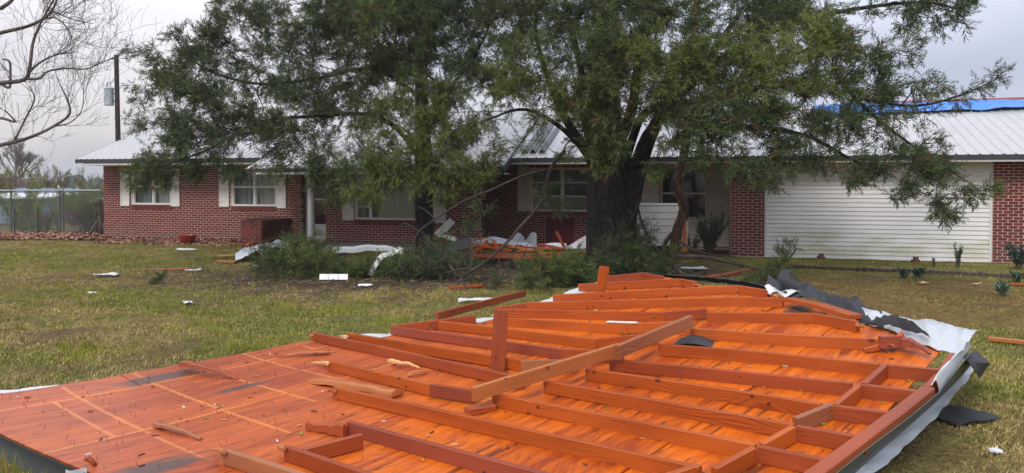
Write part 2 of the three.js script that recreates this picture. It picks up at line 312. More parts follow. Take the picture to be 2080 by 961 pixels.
const sidingTex = tex(1024, 512, (u, v, o) => {
  const x = u * 4.8, y = v * 2.4; let k = 0.90 + 0.10 * (fbm(x * 3, y * 40, 1, 3) - 0.5) + 0.06 * (fbm(x * 30, y * 30, 4, 2) - 0.5);
  // mildew: patches with grain, mostly on the lower courses
  const band = Math.exp(-Math.pow((y - 0.42) / 0.22, 2)) * 1.0 + 0.5 * Math.exp(-Math.pow((y - 0.12) / 0.12, 2));
  const mm = clamp((fbm(x * 1.6 + 2, y * 5, 7, 4) - 0.34) * 3.6) * band * (0.55 + 0.8 * fbm(x * 26, y * 26, 9, 2));
  o[0] = k * mix(0.80, 0.52, mm); o[1] = k * mix(0.78, 0.52, mm); o[2] = k * mix(0.76, 0.33, mm);
}, { repeat: THREE.RepeatWrapping });
const sidingMat = std(1, 1, 1, 0.5, { map: sidingTex });
{
  const g = new THREE.Group(); g.name = 'garage_door_infill'; house.add(g);
  const zi = zG - 0.05, yb = ly(1800, 529, zi);
  sidingBoards(g, XG1 + 0.05, XG2 - 0.05, 0.0, WH - 0.14, zi, 0.1016, sidingMat);
  hp(g, 'header_board', boxg(XG1, XG2, WH - 0.14, WH, zi - 0.02, zi + 0.012), mat.soffit);
  hp(g, 'corner_trim', [boxg(XG1 + 0.003, XG1 + 0.05, 0, WH - 0.14, zi - 0.02, zi + 0.03), boxg(XG2 - 0.05, XG2 - 0.003, 0, WH - 0.14, zi - 0.02, zi + 0.03)], mat.white);
  hp(g, 'backing', boxg(XG1, XG2, -0.2, WH, zi - 0.12, zi - 0.004), mat.dark);
  const sgrp = new THREE.Group(); sgrp.name = 'siding_wall'; house.add(sgrp);
  sidingBoards(sgrp, XS0, XG0, 0.1, WH, zR + 0.004, 0.1016, std(0.86, 0.80, 0.74, 0.5, { map: noiseGrey }), [[oW5[0] - 0.06, oW5[1] + 0.06, oW5[2] - 0.06, oW5[3] + 0.06]]);
  hp(sgrp, 'corner_trim', boxg(XG0 - 0.06, XG0 - 0.004, 0.1, WH, zR + 0.004, zR + 0.03), mat.shutter);
}
// windows
function pleat(x0, x1, y0, y1, z, n, amp) { return sheet((u, v) => V(mix(x0, x1, u), mix(y1, y0, v), z + amp * Math.sin(u * n * 6.283 + Math.sin(u * 23) * 1.2) + amp * 0.4 * Math.sin(u * n * 2.3)), Math.max(8, n * 8), 1, 0.004); }
function makeWindow(o, z, { mull = [], rails = [], fw = 0.055, curtains = [], back = null, mullW = 0.07, color = mat.white, split }) {
  const w = new THREE.Group(); w.name = 'window'; house.add(w);
  const [x0, x1, y0, y1] = o, zf = z - 0.03;
  hp(w, 'frame', [boxg(x0 + 0.002, x0 + fw, y0 + fw, y1 - fw, zf - 0.07, zf + 0.01), boxg(x1 - fw, x1 - 0.002, y0 + fw, y1 - fw, zf - 0.07, zf + 0.01), boxg(x0 + 0.002, x1 - 0.002, y0 + 0.002, y0 + fw, zf - 0.07, zf + 0.02), boxg(x0 + 0.002, x1 - 0.002, y1 - fw, y1 - 0.002, zf - 0.07, zf + 0.01)], color);
  const cols = [x0 + fw, ...mull.flatMap(q => [q - mullW / 2, q + mullW / 2]), x1 - fw];
  for (const q of mull) hp(w, 'mullion', boxg(q - mullW / 2, q + mullW / 2, y0 + fw + 0.001, y1 - fw - 0.001, zf - 0.06, zf + 0.006), color);
  for (let i = 0; i < cols.length; i += 2) {
    const rr = Array.isArray(rails[0]) ? rails[i / 2] : rails;
    const ys = [y0 + fw, ...rr.flatMap(q => [q - 0.022, q + 0.022]), y1 - fw];
    for (const q of rr) hp(w, 'meeting_rail', boxg(cols[i] + 0.001, cols[i + 1] - 0.001, q - 0.022, q + 0.022, zf - 0.055, zf - 0.004), color);
    for (let k = 0; k < ys.length; k += 2) {
      hp(w, 'pane', boxg(cols[i] + 0.002, cols[i + 1] - 0.002, ys[k] + 0.002, ys[k + 1] - 0.002, zf - 0.036, zf - 0.032), mat.glass);
    }
    if (color === mat.white && rr.length) hp(w, 'sash', ys.slice(0, -1).filter((_, k) => k % 2 === 0).flatMap((yy, k) => [boxg(cols[i] + 0.002, cols[i] + 0.022, ys[2 * k] + 0.002, ys[2 * k + 1] - 0.002, zf - 0.05, zf - 0.02), boxg(cols[i + 1] - 0.022, cols[i + 1] - 0.002, ys[2 * k] + 0.002, ys[2 * k + 1] - 0.002, zf - 0.05, zf - 0.02)]), color);
  }
  for (const c of curtains) hp(w, 'curtain', pleat(c[0], c[1], y0 - 0.05, y1 + 0.05, z - 0.22, c[2], 0.022), c[3] || mat.curtainGrey);
  if (back) hp(w, 'blind', boxg(x0 - 0.05, x1 + 0.05, y0 - 0.05, y1 + 0.05, z - 0.2, z - 0.19), back);
}
{
  let o = oW1, m = lx(310, zL), rl = ly(300, 379, zL);
  makeWindow(o, zL, { mull: [m], rails: [rl], curtains: [[o[0], m - 0.05, 5], [m + 0.05, o[1], 5, mat.curtain], [m - 0.12, m + 0.02, 1]] });
  o = oW2; m = lx(516, zL); rl = ly(516, 380, zL);
  makeWindow(o, zL, { mull: [m], rails: [rl], curtains: [[o[0], m - 0.08, 6], [m - 0.02, o[1], 7, mat.curtain]] });
  o = oW3; const ma = lx(752, zL), mb = lx(848, zL);
  makeWindow(o, zL, { mull: [ma, mb], rails: [[ly(735, 420, zL)], [], [ly(860, 420, zL)]], curtains: [[ma + 0.15, mb, 9, mat.curtain], [o[0], ma - 0.25, 2], [mb + 0.2, o[1], 2]] });
  o = oW4; m = lx(1142, zR); const k = ly(1142, 371, zR), k2 = ly(1142, 399, zR), frm = std(0.80, 0.74, 0.70, 0.6);
  makeWindow(o, zR, { mull: [m], rails: [k, k2], color: frm, mullW: 0.1, back: mat.blind });
  o = oW5; makeWindow(o, zR, { mull: [], rails: [ly(1390, 393, zR)], color: frm, fw: 0.03, back: std(0.16, 0.15, 0.14, 0.9) });
}
function shutter(pxa, pxb, pya, pyb, z, style) {
  const o = opening(pxa, pxb, pya, pyb, z), g = new THREE.Group(); g.name = 'shutter'; house.add(g);
  const [x0, x1, y0, y1] = o, t = 0.035, ym = y0 + (y1 - y0) * (style === 'low' ? 0.42 : 0.52);
  hp(g, 'stile', boxg(x0, x0 + t, y0, y1, z + 0.005, z + 0.032), mat.shutter); hp(g, 'stile', boxg(x1 - t, x1, y0, y1, z + 0.005, z + 0.032), mat.shutter);
  for (const [ya, yb] of [[y0, y0 + 0.05], [y1 - 0.05, y1], [ym - 0.025, ym + 0.025]]) hp(g, 'rail', boxg(x0 + t, x1 - t, ya, yb, z + 0.005, z + 0.03), mat.shutter);
  const gs = []; for (const [a, b] of [[y0 + 0.05, ym - 0.025], [ym + 0.025, y1 - 0.05]]) { const n = Math.max(3, Math.round((b - a) / 0.036)); for (let i = 0; i < n; i++) { const y = a + (i + 0.5) * (b - a) / n; const q = new THREE.BoxGeometry(x1 - x0 - 2 * t, (b - a) / n * 0.98, 0.007); q.rotateX(-0.42); q.translate((x0 + x1) / 2, y, z + 0.017); gs.push(q); } }
  const lv = hp(g, 'louvers', gs, mat.shutter); lv.userData.kind = 'stuff';
}
shutter(246, 263, 343, 418, zL); shutter(348, 365, 343, 419, zL); shutter(446, 465, 340, 420, zL); shutter(563, 581, 345, 423, zL);
shutter(697, 718, 350, 447, zL); shutter(884, 906, 350, 453, zL); shutter(1052, 1075, 338, 429, zR); shutter(1302, 1339, 338, 430, zR, 'low'); shutter(1439, 1463, 338, 447, zR, 'low');

// front door with storm door, column, porch slab
{
  const g = new THREE.Group(); g.name = 'front_door'; house.add(g);
  const x0 = XE0 + 0.01, x1 = XE1, z = zDoor, yt = WH - 0.02, yb = ly(640, 490, z), yk = ly(640, 455, z), ym = ly(640, 405, z);
  hp(g, 'door_frame', [boxg(x0, x0 + 0.07, yb, yt, z - 0.1, z + 0.02), boxg(x1 - 0.07, x1, yb, yt, z - 0.1, z + 0.02), boxg(x0 + 0.07, x1 - 0.07, yt - 0.08, yt, z - 0.1, z + 0.02)], mat.white);
  hp(g, 'door_leaf', boxg(x0 + 0.07, x1 - 0.07, yb, yt - 0.08, z - 0.1, z - 0.06), mat.redDoor);
  hp(g, 'kick_panel', boxg(x0 + 0.09, x1 - 0.09, yb + 0.02, yk, z - 0.035, z - 0.005), mat.white);
  hp(g, 'storm_rail', [boxg(x0 + 0.07, x0 + 0.11, yk, yt - 0.08, z - 0.03, z - 0.002), boxg(x1 - 0.11, x1 - 0.07, yk, yt - 0.08, z - 0.03, z - 0.002), boxg(x0 + 0.11, x1 - 0.11, ym - 0.02, ym + 0.02, z - 0.03, z - 0.002)], mat.white);
  hp(g, 'pane', boxg(x0 + 0.11, x1 - 0.11, yk, yt - 0.08, z - 0.02, z - 0.016), mat.glass);
  const hd = new THREE.SphereGeometry(0.03, 10, 8); hd.translate(x1 - 0.15, (yk + ym) / 2, z + 0.01); hp(g, 'handle', hd, std(0.5, 0.45, 0.35, 0.3, { metalness: 0.8 }));
  const zc = 0.62, xc = lx(632, zc, 450);
  const lat = [[0.10, 0.10], [0.125, 0.12], [0.125, 0.17], [0.1, 0.19], [0.096, 0.22], [0.088, 1.9], [0.1, 1.93], [0.115, 1.96], [0.115, 2.05]].map(q => new THREE.Vector2(...q));
  const cg = new THREE.LatheGeometry(lat, 24); cg.translate(xc, 0, zc); hp(house, 'porch_column', cg, mat.white, 'round white porch column by the front door');
  hp(house, 'porch_floor', boxg(lx(590, 0.9), lx(930, 0.9), -0.1, 0.1, zL - 0.4, 0.95), mat.floor);
}
// brick planter running out beside the porch
{
  const z0 = 1.05, o = L(491, 500, z0), x0 = o.x, x1 = lx(531, z0), yt = ly(510, 449, z0);
  const pl = hp(house, 'brick_planter', [boxg(x0 + 0.012, x1 - 0.012, -0.1, yt - 0.02, zL + 0.02, z0 - 0.012)], mat.mortar);
  const bg = new THREE.BoxGeometry(0.1925, 0.0565, 0.03), R = rng(8); const mats = [[], [], [], []];
  const b0 = bricks.length;
  lay(x0, x1, 0.0, yt, [], flatBrick(z0)); lay(zL, z0 - 0.01, 0.0, yt, [], sideBrick(x1));
  for (const b of bricks.slice(b0)) { const m = new THREE.Mesh(bg, mat.brick[Math.floor(R() * 4)]); m.name = 'brick'; b.m.decompose(m.position, m.quaternion, m.scale); pl.add(m); }
  hp(pl, 'soil', boxg(x0 + 0.05, x1 - 0.05, yt - 0.02, yt + 0.015, zL + 0.03, z0 - 0.05), std(0.06, 0.04, 0.03, 1));
}

// roof
const PITCHR = 0.385;
const eaveZ = 0.5, porchZ = 1.30;
const xL = L(155, 327, eaveZ).x, xRake = L(1105, 226, -3.46).x, xPorch = L(514, 345, porchZ).x;
const roofL = (z) => eaveY + 0.06 + (eaveZ - z) * PITCHR, roofR = (z) => eaveY + (eaveZ - z) * PITCHR;
function roofPanel(x0, x1, z0, z1, fy, rib) {       // ribbed sheet from eave z0 up to ridge z1
  const n = Math.max(1, Math.round((x1 - x0) / rib)), pr = [], w = (x1 - x0) / n;
  for (let i = 0; i < n; i++) { const x = i * w; pr.push([x, 0], [x + w - 0.052, 0], [x + w - 0.036, 0.020], [x + w - 0.016, 0.020]); } pr.push([n * w, 0]);
  const prof = [...pr, ...pr.slice().reverse().map(q => [q[0], q[1] - 0.004])].map(q => [q[0], q[1]]).reverse();
  return sweep(prof, [{ p: V(x0, fy(z0), z0), r: V(1, 0, 0), u: V(0, 0.933, 0.359) }, { p: V(x0, fy(z1), z1), r: V(1, 0, 0), u: V(0, 0.933, 0.359) }], 0, x0);
}
const roof = hp(house, 'roof', (() => {   // decking under the sheets
  const slab = (x0, x1, zf, zr, zb, fy, dy) => { const s = new THREE.Shape([[zf, fy(zf) - dy], [zr, fy(zr) - dy], [zb, fy(2 * zr - zb) - dy], [zb, fy(2 * zr - zb) - dy - 0.10], [zr, fy(zr) - dy - 0.10], [zf, fy(zf) - dy - 0.10]].map(q => new THREE.Vector2(...q))); const g = new THREE.ExtrudeGeometry(s, { depth: x1 - x0, bevelEnabled: false }); g.rotateY(-Math.PI / 2); g.scale(1, 1, 1); g.translate(x1, 0, 0); return g; };
  const fix = g => { const p = g.attributes.position; for (let i = 0; i < p.count; i++) { } return g; };
  return [fix(slab(xL + 0.03, xRake - 0.02, eaveZ - 0.03, -3.46, -8.8, roofL, 0.006)), fix(slab(xRake, XEND + 0.4, eaveZ - 0.03, -3.1, -8.8, roofR, 0.006))];
})(), mat.roofDark);
{
  const rz = -3.46, pw = 0.78;
  for (let x = xL; x < xRake - 0.05; x += pw) hp(roof, 'roof_panel', roofPanel(x, Math.min(xRake, x + pw), x + pw > xPorch + 0.2 ? porchZ : eaveZ, rz, roofL, 0.195), mat.roof);
  for (let x = xRake; x < XEND + 0.4; x += 0.92) hp(roof, 'roof_panel', roofPanel(x, Math.min(XEND + 0.45, x + 0.92), eaveZ, -3.1, roofR, 0.23), mat.roof);
  const back = (x0, x1, zr, fy) => sheet((u, v) => { const z = mix(zr, -8.9, u); return V(mix(x0, x1, v), fy(2 * zr - z) + 0.002, z); }, 2, 2, 0.004);
  hp(roof, 'rear_sheet', [back(xL, xRake, rz, roofL), back(xRake, XEND + 0.4, -3.1, roofR)], mat.roof);
  const cap = (x0, x1, zr, fy) => { const y = fy(zr) + 0.03; return sweep([[-0.14, -0.05], [0, 0], [0.14, -0.05], [0.14, -0.062], [0, -0.012], [-0.14, -0.062]], tangentFrames([V(x0, y, zr), V(x1, y, zr)], UP)); };
  hp(roof, 'ridge_cap', [cap(xL - 0.02, xRake + 0.04, rz, roofL), cap(xRake + 0.05, XEND + 0.4, -3.1, roofR)], mat.roof);
  // dark eave trim, white fascia, soffit
  const xp = xPorch;
  hp(roof, 'eave_trim', [boxg(xL - 0.02, xp + 0.35, eaveY - 0.055, eaveY + 0.055, eaveZ + 0.002, eaveZ + 0.03), boxg(xRake + 0.01, XEND + 0.4, eaveY - 0.105, eaveY - 0.004, eaveZ + 0.002, eaveZ + 0.03)], mat.roofDark);
  hp(roof, 'fascia', [boxg(xL + 0.25, xp + 0.3, eaveY - 0.115, eaveY - 0.056, eaveZ - 0.03, eaveZ + 0.001), boxg(xRake + 0.01, XEND + 0.38, eaveY - 0.155, eaveY - 0.106, eaveZ - 0.03, eaveZ + 0.001)], mat.white);
  const py = roofL(porchZ);
  hp(roof, 'porch_eave_trim', boxg(xp - 0.02, xRake, py - 0.085, py - 0.004, porchZ + 0.002, porchZ + 0.03), mat.roofDark);
  hp(roof, 'porch_fascia', [boxg(xp + 0.08, xRake - 0.02, py - 0.155, py - 0.086, porchZ - 0.03, porchZ + 0.001), boxg(xp + 0.08, xRake - 0.02, py - 0.16, py - 0.14, eaveZ, porchZ - 0.031)], mat.white);
  hp(roof, 'soffit', [boxg(xL + 0.1, xp + 0.1, eaveY - 0.115, eaveY - 0.10, zL + 0.02, eaveZ - 0.031), boxg(xRake - 0.2, XEND + 0.38, eaveY - 0.145, eaveY - 0.13, zR + 0.03, eaveZ - 0.031)], mat.soffit);
  // rake trim where the higher left roof ends above the right roof
  const rake = (x, z0, z1, fy, h, w, dy) => sweep([[-w, -h], [0, -h], [0, 0], [-w, 0]], [{ p: V(x, fy(z0) + dy, z0), r: V(1, 0, 0), u: UP }, { p: V(x, fy(z1) + dy, z1), r: V(1, 0, 0), u: UP }].reverse());
  hp(roof, 'rake_trim', [rake(xRake + 0.03, porchZ, -3.46, roofL, 0.16, 0.03, -0.02), rake(xL + 0.01, eaveZ, -3.46, roofL, 0.13, 0.03, 0.0)], mat.roofDark);
  hp(roof, 'bent_flashing', [0.20, 0.42, 0.64].map((q, i) => sheet((u, v) => V(xRake + q + v * 0.16 + 0.05 * u, roofR(mix(0.2, -2.3 + 0.3 * i, u)) + 0.03 + 0.07 * Math.sin(v * 3.14), mix(0.2, -2.3 + 0.3 * i, u)), 8, 4, 0.004)), std(0.10, 0.105, 0.115, 0.45, { metalness: 0.3 }), 'dark bent metal strips lying along the rake');
}
// tarp over the right ridge, with a red board showing on the ridge
{
  const R = rng(31), x0 = L(1655, 240, -2.8).x, x1 = XEND + 0.3;
  const g = sheet((u, v) => {
    const x = mix(x0, x1, u), px = mix(1655, 2130, u); const low = mix(0.72, 0.10, sstep(0.52, 0.98, u)) * (0.82 + 0.25 * fbm(x * 1.3, 1, 3, 3));
    const z = mix(-3.1 + low, -3.1 - 1.1, v); const y = (z > -3.1 ? roofR(z) : roofR(-6.2 - z));
    return V(x, y + 0.03 + 0.12 * fbm(x * 1.9 + v * 2, v * 6, 2, 4) + (v > 0.3 ? 0.02 : 0), z);
  }, 70, 14, 0.006);
  const m = new THREE.Mesh(g, std(0.016, 0.17, 0.58, 0.35)); m.name = 'blue_tarp'; m.position.copy(HO); m.rotation.y = -HA; scene.add(m); tag(m, 'bright blue tarp spread along the right end of the roof ridge', 'tarp');
  const b = new THREE.Mesh(board([V(L(1790, 214, -3.3).x, roofR(-3.1) + 0.12, -3.32), V(XEND - 1.2, roofR(-3.1) + 0.15, -3.32)], 0.1, 0.05), std(0.42, 0.12, 0.10, 0.8)); b.name = 'ridge_board'; b.position.copy(HO); b.rotation.y = -HA; scene.add(b); tag(b, 'reddish board lying on the ridge behind the blue tarp', 'board');
}

// ---------------------------------------------------------------- the torn-off roof section lying upside down on the lawn
const DK = { o: V(-1.4248, 0, -6.0098), e: V(Math.cos(48 * Math.PI / 180), 0, -Math.sin(48 * Math.PI / 180)), r: V(Math.sin(48 * Math.PI / 180), 0, Math.cos(48 * Math.PI / 180)), s: 0.406 };
function deckH(A, B) { const a = A + 1.218; return 0.05 + 0.07242 + 0.00954 * a + 0.03165 * B + 0.02019 * a * a + 0.01371 * a * B + 0.0122 * B * B - 0.00104 * a ** 3 - 0.00037 * a * a * B - 0.00221 * a * B * B - 0.00254 * B ** 3; }
function deckP(A, B, up = 0) { const p = DK.o.clone().addScaledVector(DK.e, A).addScaledVector(DK.r, B); p.y = deckH(A, B) + up; return p; }
function onDeck(px, py, up = 0) { let h = 0.2, A = 0, B = 0; for (let k = 0; k < 60; k++) { const g = onGround(px, py, h).sub(DK.o); A = g.dot(DK.e); B = g.dot(DK.r); h = 0.5 * h + 0.5 * (deckH(A, B) + up); } return deckP(A, B, up); }
function deckAB(p) { const g = p.clone().sub(DK.o); return [g.dot(DK.e), g.dot(DK.r)]; }
const lerpT = (t, x) => { if (x <= t[0][0]) return t[0][1]; for (let i = 1; i < t.length; i++) if (x <= t[i][0]) return mix(t[i - 1][1], t[i][1], (x - t[i - 1][0]) / (t[i][0] - t[i - 1][0])); return t[t.length - 1][1]; };
const BLEFT = [[-6, -1.96], [-0.75, -1.96], [2.2, -1.84], [2.6, -1.80], [2.75, -1.42], [3.7, -1.22], [4.6, -1.0], [6, -0.58], [7, -0.46], [8, -0.37], [10.2, -0.32], [11.4, -0.08]];
const BRIGHT = [[-6, 3.80], [5.8, 3.80], [6.45, 3.72], [7, 3.46], [7.4, 3.24], [7.6, 3.0], [9.13, 2.2], [9.62, 1.88], [10.14, 1.45], [10.4, 0.89], [11.4, 0.1]];
const frontI = B => -4.72 + 0.28 * B;

// sawn timber: growth rings around knots, long grain
function timber(seed, light, dark, knot) {
  const R = rng(seed), K = []; for (let i = 0; i < 10; i++) K.push([R() * 2.4, R() * 0.6, 0.006 + R() * R() * 0.018, R() < 0.5 ? 1 : -1]);
  return tex(1024, 256, (u, v, o) => {
    const x = u * 2.4, y = v * 0.6; let w = 0, kd = 0;
    for (const k of K) { const dx = (x - k[0]) / 0.20, dy = (y - k[1]) / 0.05, r2 = dx * dx + dy * dy; w += 0.036 * Math.exp(-r2) * k[3]; const q = Math.hypot((x - k[0]) * 0.75, y - k[1]) / k[2]; kd = Math.max(kd, 1 - sstep(0.55, 1.15, q + 0.25 * (vn(x * 90, y * 90) - 0.5))); }
    const yy = y + w + 0.030 * (fbm(x * 0.9, y * 3, seed, 3) - 0.5) + 0.012 * Math.sin(x * 2.1 + seed);
    const ph = yy * 62, f = ph - Math.floor(ph), ring = f < 0.72 ? Math.pow(f / 0.72, 2.2) : 1 - (f - 0.72) / 0.28;
    const fine = fbm(x * 7, y * 260, seed + 3, 3), big = fbm(x * 1.3, y * 6, seed + 9, 3);
    let t = clamp(0.16 + 0.72 * ring * (0.15 + 1.2 * big) + 0.6 * (fine - 0.5) + 0.8 * (big - 0.5));
    for (let c = 0; c < 3; c++) o[c] = mix(mix(light[c], dark[c], t), knot[c], kd * 0.9);
  }, { repeat: THREE.MirroredRepeatWrapping });
}
function woodMat(seed, l, d, k, rough = 0.55) { const t = timber(seed, l, d, k); t.repeat.set(1 / 2.4, 1 / 0.6); return new THREE.MeshPhysicalMaterial({ map: t, bumpMap: t, bumpScale: 0.0012, roughness: rough * 0.8, specularIntensity: 0.9, color: new THREE.Color(0.86, 0.84, 0.8) }); }
const wood = {
  orange: woodMat(11, [0.50, 0.108, 0.013], [0.24, 0.036, 0.005], [0.060, 0.014, 0.007]),
  orange2: woodMat(12, [0.54, 0.122, 0.015], [0.27, 0.042, 0.006], [0.07, 0.016, 0.008]),
  red: woodMat(13, [0.40, 0.080, 0.020], [0.19, 0.031, 0.010], [0.07, 0.016, 0.012]),
  plum: woodMat(14, [0.34, 0.074, 0.036], [0.20, 0.040, 0.022], [0.05, 0.016, 0.014]),
  grey: woodMat(15, [0.42, 0.165, 0.075], [0.23, 0.072, 0.034], [0.06, 0.03, 0.02]),
  tan: woodMat(16, [0.55, 0.195, 0.055], [0.34, 0.090, 0.026], [0.16, 0.05, 0.02]),
  pale: woodMat(17, [0.80, 0.50, 0.20], [0.60, 0.27, 0.08], [0.28, 0.10, 0.03])
};
const roofWreck = thing('torn_roof_section', 'large orange wooden roof section torn off and lying upside down on the lawn', 'roof section', V(0.8, 0, -7.2));
{
  const STAIN = [[-0.70, -1.66, 0.42, 0.15], [-1.60, 0.52, 0.32, 0.15], [3.41, 2.40, 0.5, 0.10], [-0.3, -0.8, 0.25, 0.07]];
  const seamA = [[-2.1, 4.0], [0.66, 6.7], [-3.3, 2.8, 8.6], [-0.2, 5.8], [-3.5, 3.2, 9], [2.0, 7.4]], seamB = [-1.50, -0.28, 0.94, 2.16, 2.86];
  const dt = tex(1600, 1600, (u, v, o) => {
    const A = u * 7.0 - 2.2, B = v * 6.2 - 2.2, row = seamB.filter(q => q < B).length, I = A / 0.406, col = seamA[row].filter(q => q < I).length, sd = row * 7 + col * 3 + 2;
    const wv = 0.10 * (fbm(A * 2.2, B * 2.6 + sd, 40, 2) - 0.5), g1 = fbm(A * 2.6 + sd, (B + wv) * 22, sd, 3), g2 = fbm(A * 5, B * 150, 5, 2), g3 = fbm(A * 0.8 + sd * 3, B * 3.2, 8, 2), cat = fbm(A * 1.1 + sd, B * 5 + 1.6 * fbm(A * 1.8, B * 2, 3, 2), 12, 3);
    const ring = Math.abs(((cat * 9) % 1) - 0.5) * 2;
    const left = clamp(0.5 + (0.55 - B) * 0.75 + (0.4 - A) * 0.28);     // the bare sheets have weathered redder and browner
    const lt = [mix(0.70, 0.58, left), mix(0.155, 0.128, left), mix(0.006, 0.030, left)], dk = [mix(0.32, 0.31, left), mix(0.044, 0.056, left), mix(0.004, 0.018, left)];
    let t = clamp(0.44 + 1.05 * (g1 - 0.5) + 0.8 * (g2 - 0.5) + 1.1 * (g3 - 0.5) + 0.34 * (ring - 0.5) + 0.25 * (h3(sd, 3, 1) - 0.5));
    for (let c = 0; c < 3; c++) o[c] = mix(lt[c], dk[c], t);
    // clean wood left where rafters and seams kept the weather off
    let st = 0; const wob = 0.008 * (fbm(A * 5, B * 5, 4, 2) - 0.5);
    if (B < 0.6) {
      for (const q of [-1.50, -0.28]) if (A < 1.1) st = Math.max(st, 1 - sstep(0.011, 0.021, Math.abs(B - q - wob * 2 - 0.02 * Math.sin(A * 1.3))));
      const edge = B + 0.1 * I;
      for (const [q, b0, b1] of [[-3.75, -1.5, -0.3], [-3.3, -1.9, -0.2], [-3.3, -0.1, 0.9], [-1.85, -1.95, 0.6], [0.66, -1.9, -0.3], [-0.55, -1.1, 0.1], [2.0, -1.8, -1.2]]) if (B > b0 && B < b1) st = Math.max(st, 0.95 * (1 - sstep(0.010, 0.019, Math.abs(A - q * 0.406 - wob))));
      st *= 0.55 + 0.75 * fbm(A * 4, B * 4, 15, 3);
    }
    for (let c = 0; c < 3; c++) o[c] = mix(o[c], [0.80, 0.30, 0.075][c], clamp(st) * 0.62);
    // dark splinters, rot stains
    const fl = (1 - 0.75 * left) * clamp((fbm(A * 3.0, B * 30, 21, 3) - 0.68) * 14) + clamp((fbm(A * 7, B * 40, 24, 2) - 0.82) * 16);
    for (let c = 0; c < 3; c++) o[c] = mix(o[c], [0.085, 0.024, 0.015][c], clamp(fl) * 0.75);
    for (const s of STAIN) { const d = Math.hypot((A - s[0]) / s[2], (B - s[1]) / s[3]); if (d > 1.9) continue; const k = clamp((1.15 - d + 1.1 * (fbm(A * 6, B * 22, 17, 3) - 0.5)) * 1.8); for (let c = 0; c < 3; c++) o[c] = mix(o[c], [0.075, 0.062, 0.064][c], k * 0.85); }
  });
  const ply = new THREE.MeshPhysicalMaterial({ map: dt, bumpMap: dt, bumpScale: 0.0015, roughness: 0.38, specularIntensity: 0.65, color: new THREE.Color(0.88, 0.86, 0.8) });
  const rows = [-2.72, ...seamB, 3.72];
  for (let r = 0; r < rows.length - 1; r++) {
    const cs = [-5.6, ...seamA[r].filter(q => q < 11.3), 11.4];
    for (let c = 0; c < cs.length - 1; c++) {
      const i0 = cs[c], i1 = cs[c + 1]; if (i1 <= i0) continue;
      const nA = Math.max(3, Math.round((i1 - i0) * 3)), nB = 5, pos = [], uv = [], R = rng(r * 31 + c);
      const dy = (R() - 0.5) * 0.008, tilt = (R() - 0.5) * 0.012;
      const pt = (i, j, dn) => {
        const I = mix(i0, i1, i / nA); let A = I * DK.s; let bl = lerpT(BLEFT, I), br = lerpT(BRIGHT, I); bl += 0.05 * (fbm(I * 2.2, 3, 1, 3) - 0.5) + (I > 3 ? 0.1 * (fbm(I * 3, 1, 5, 2) - 0.5) : 0); br += I > 7.3 ? 0.16 * (fbm(I * 4, 8, 2, 3) - 0.5) : 0;
        const b0 = Math.max(rows[r] + 0.003, bl), b1 = Math.min(rows[r + 1] - 0.003, br); if (b1 <= b0) return null;
        A = clamp(A, i0 * DK.s + 0.003, i1 * DK.s - 0.003); const B = mix(b0, b1, j / nB); if (c === 0) A = mix(frontI(B) * DK.s, i1 * DK.s - 0.003, i / nA);
        const p = deckP(A, B, dy + tilt * (j / nB - 0.5) - dn); return { p, A, B };
      };
      const put = q => { pos.push(q.p.x, q.p.y, q.p.z); uv.push((q.A + 2.2) / 7.0, (q.B + 2.2) / 6.2); };
      const quad = (a, b, c2, d) => { for (const q of [a, b, c2, a, c2, d]) put(q); };
      for (let i = 0; i < nA; i++) {
        if (!pt(i, 0, 0) || !pt(i + 1, 0, 0)) continue;
        for (let j = 0; j < nB; j++) { quad(pt(i, j, 0), pt(i, j + 1, 0), pt(i + 1, j + 1, 0), pt(i + 1, j, 0)); quad(pt(i, j, 0.012), pt(i + 1, j, 0.012), pt(i + 1, j + 1, 0.012), pt(i, j + 1, 0.012)); }
        quad(pt(i, 0, 0), pt(i + 1, 0, 0), pt(i + 1, 0, 0.012), pt(i, 0, 0.012)); quad(pt(i + 1, nB, 0), pt(i, nB, 0), pt(i, nB, 0.012), pt(i + 1, nB, 0.012));
      }
      if (!pos.length) continue;
      for (const i of [0, nA]) if (pt(i, 0, 0)) for (let j = 0; j < nB; j++) quad(pt(i, j, 0), pt(i, j, 0.012), pt(i, j + 1, 0.012), pt(i, j + 1, 0));
      let g = new THREE.BufferGeometry(); g.setAttribute('position', new THREE.Float32BufferAttribute(pos, 3)); g.setAttribute('uv', new THREE.Float32BufferAttribute(uv, 2)); g.computeVertexNormals(); g = toCreasedNormals(g, 0.5);
      part(roofWreck, 'plywood_sheet', g, ply);
    }
  }
  // rafters: top front edges, seen along the photograph
  const H = 0.089, T = 0.038;
  const raf = (pts, m, { h = H, lift = 0, name = 'rafter', w = T, c } = {}) => {
    const P = pts.map(q => onDeck(q[0], q[1], h + lift)); P.forEach(p => { p.y -= h; });
    const path = P.length > 2 ? P : [P[0], P[1]];
    const back = DK.e.clone().multiplyScalar(w / 2); path.forEach(p => p.add(back));
    return part(roofWreck, name, board(path, w, h, { c }), m);
  };
  raf([[452, 914], [640, 974]], wood.grey); raf([[577, 907], [770, 972]], wood.red); raf([[705, 857], [1125, 969]], wood.plum);
  raf([[677, 787], [1100, 880], [1420, 951]], wood.orange);
  raf([[666, 733], [873, 781]], wood.orange2); raf([[1000, 801], [1300, 858], [1533, 905]], wood.orange2); raf([[1540, 907], [1690, 938]], wood.red);
  raf([[634, 676], [760, 702], [1060, 768]], wood.red); raf([[1105, 774], [1300, 808], [1611, 864]], wood.orange2); raf([[1618, 866], [1760, 891]], wood.red);
  raf([[704, 677], [1062, 733]], wood.orange); raf([[1190, 749], [1500, 795], [1668, 822]], wood.orange); raf([[1690, 824], [1822, 840]], wood.red);
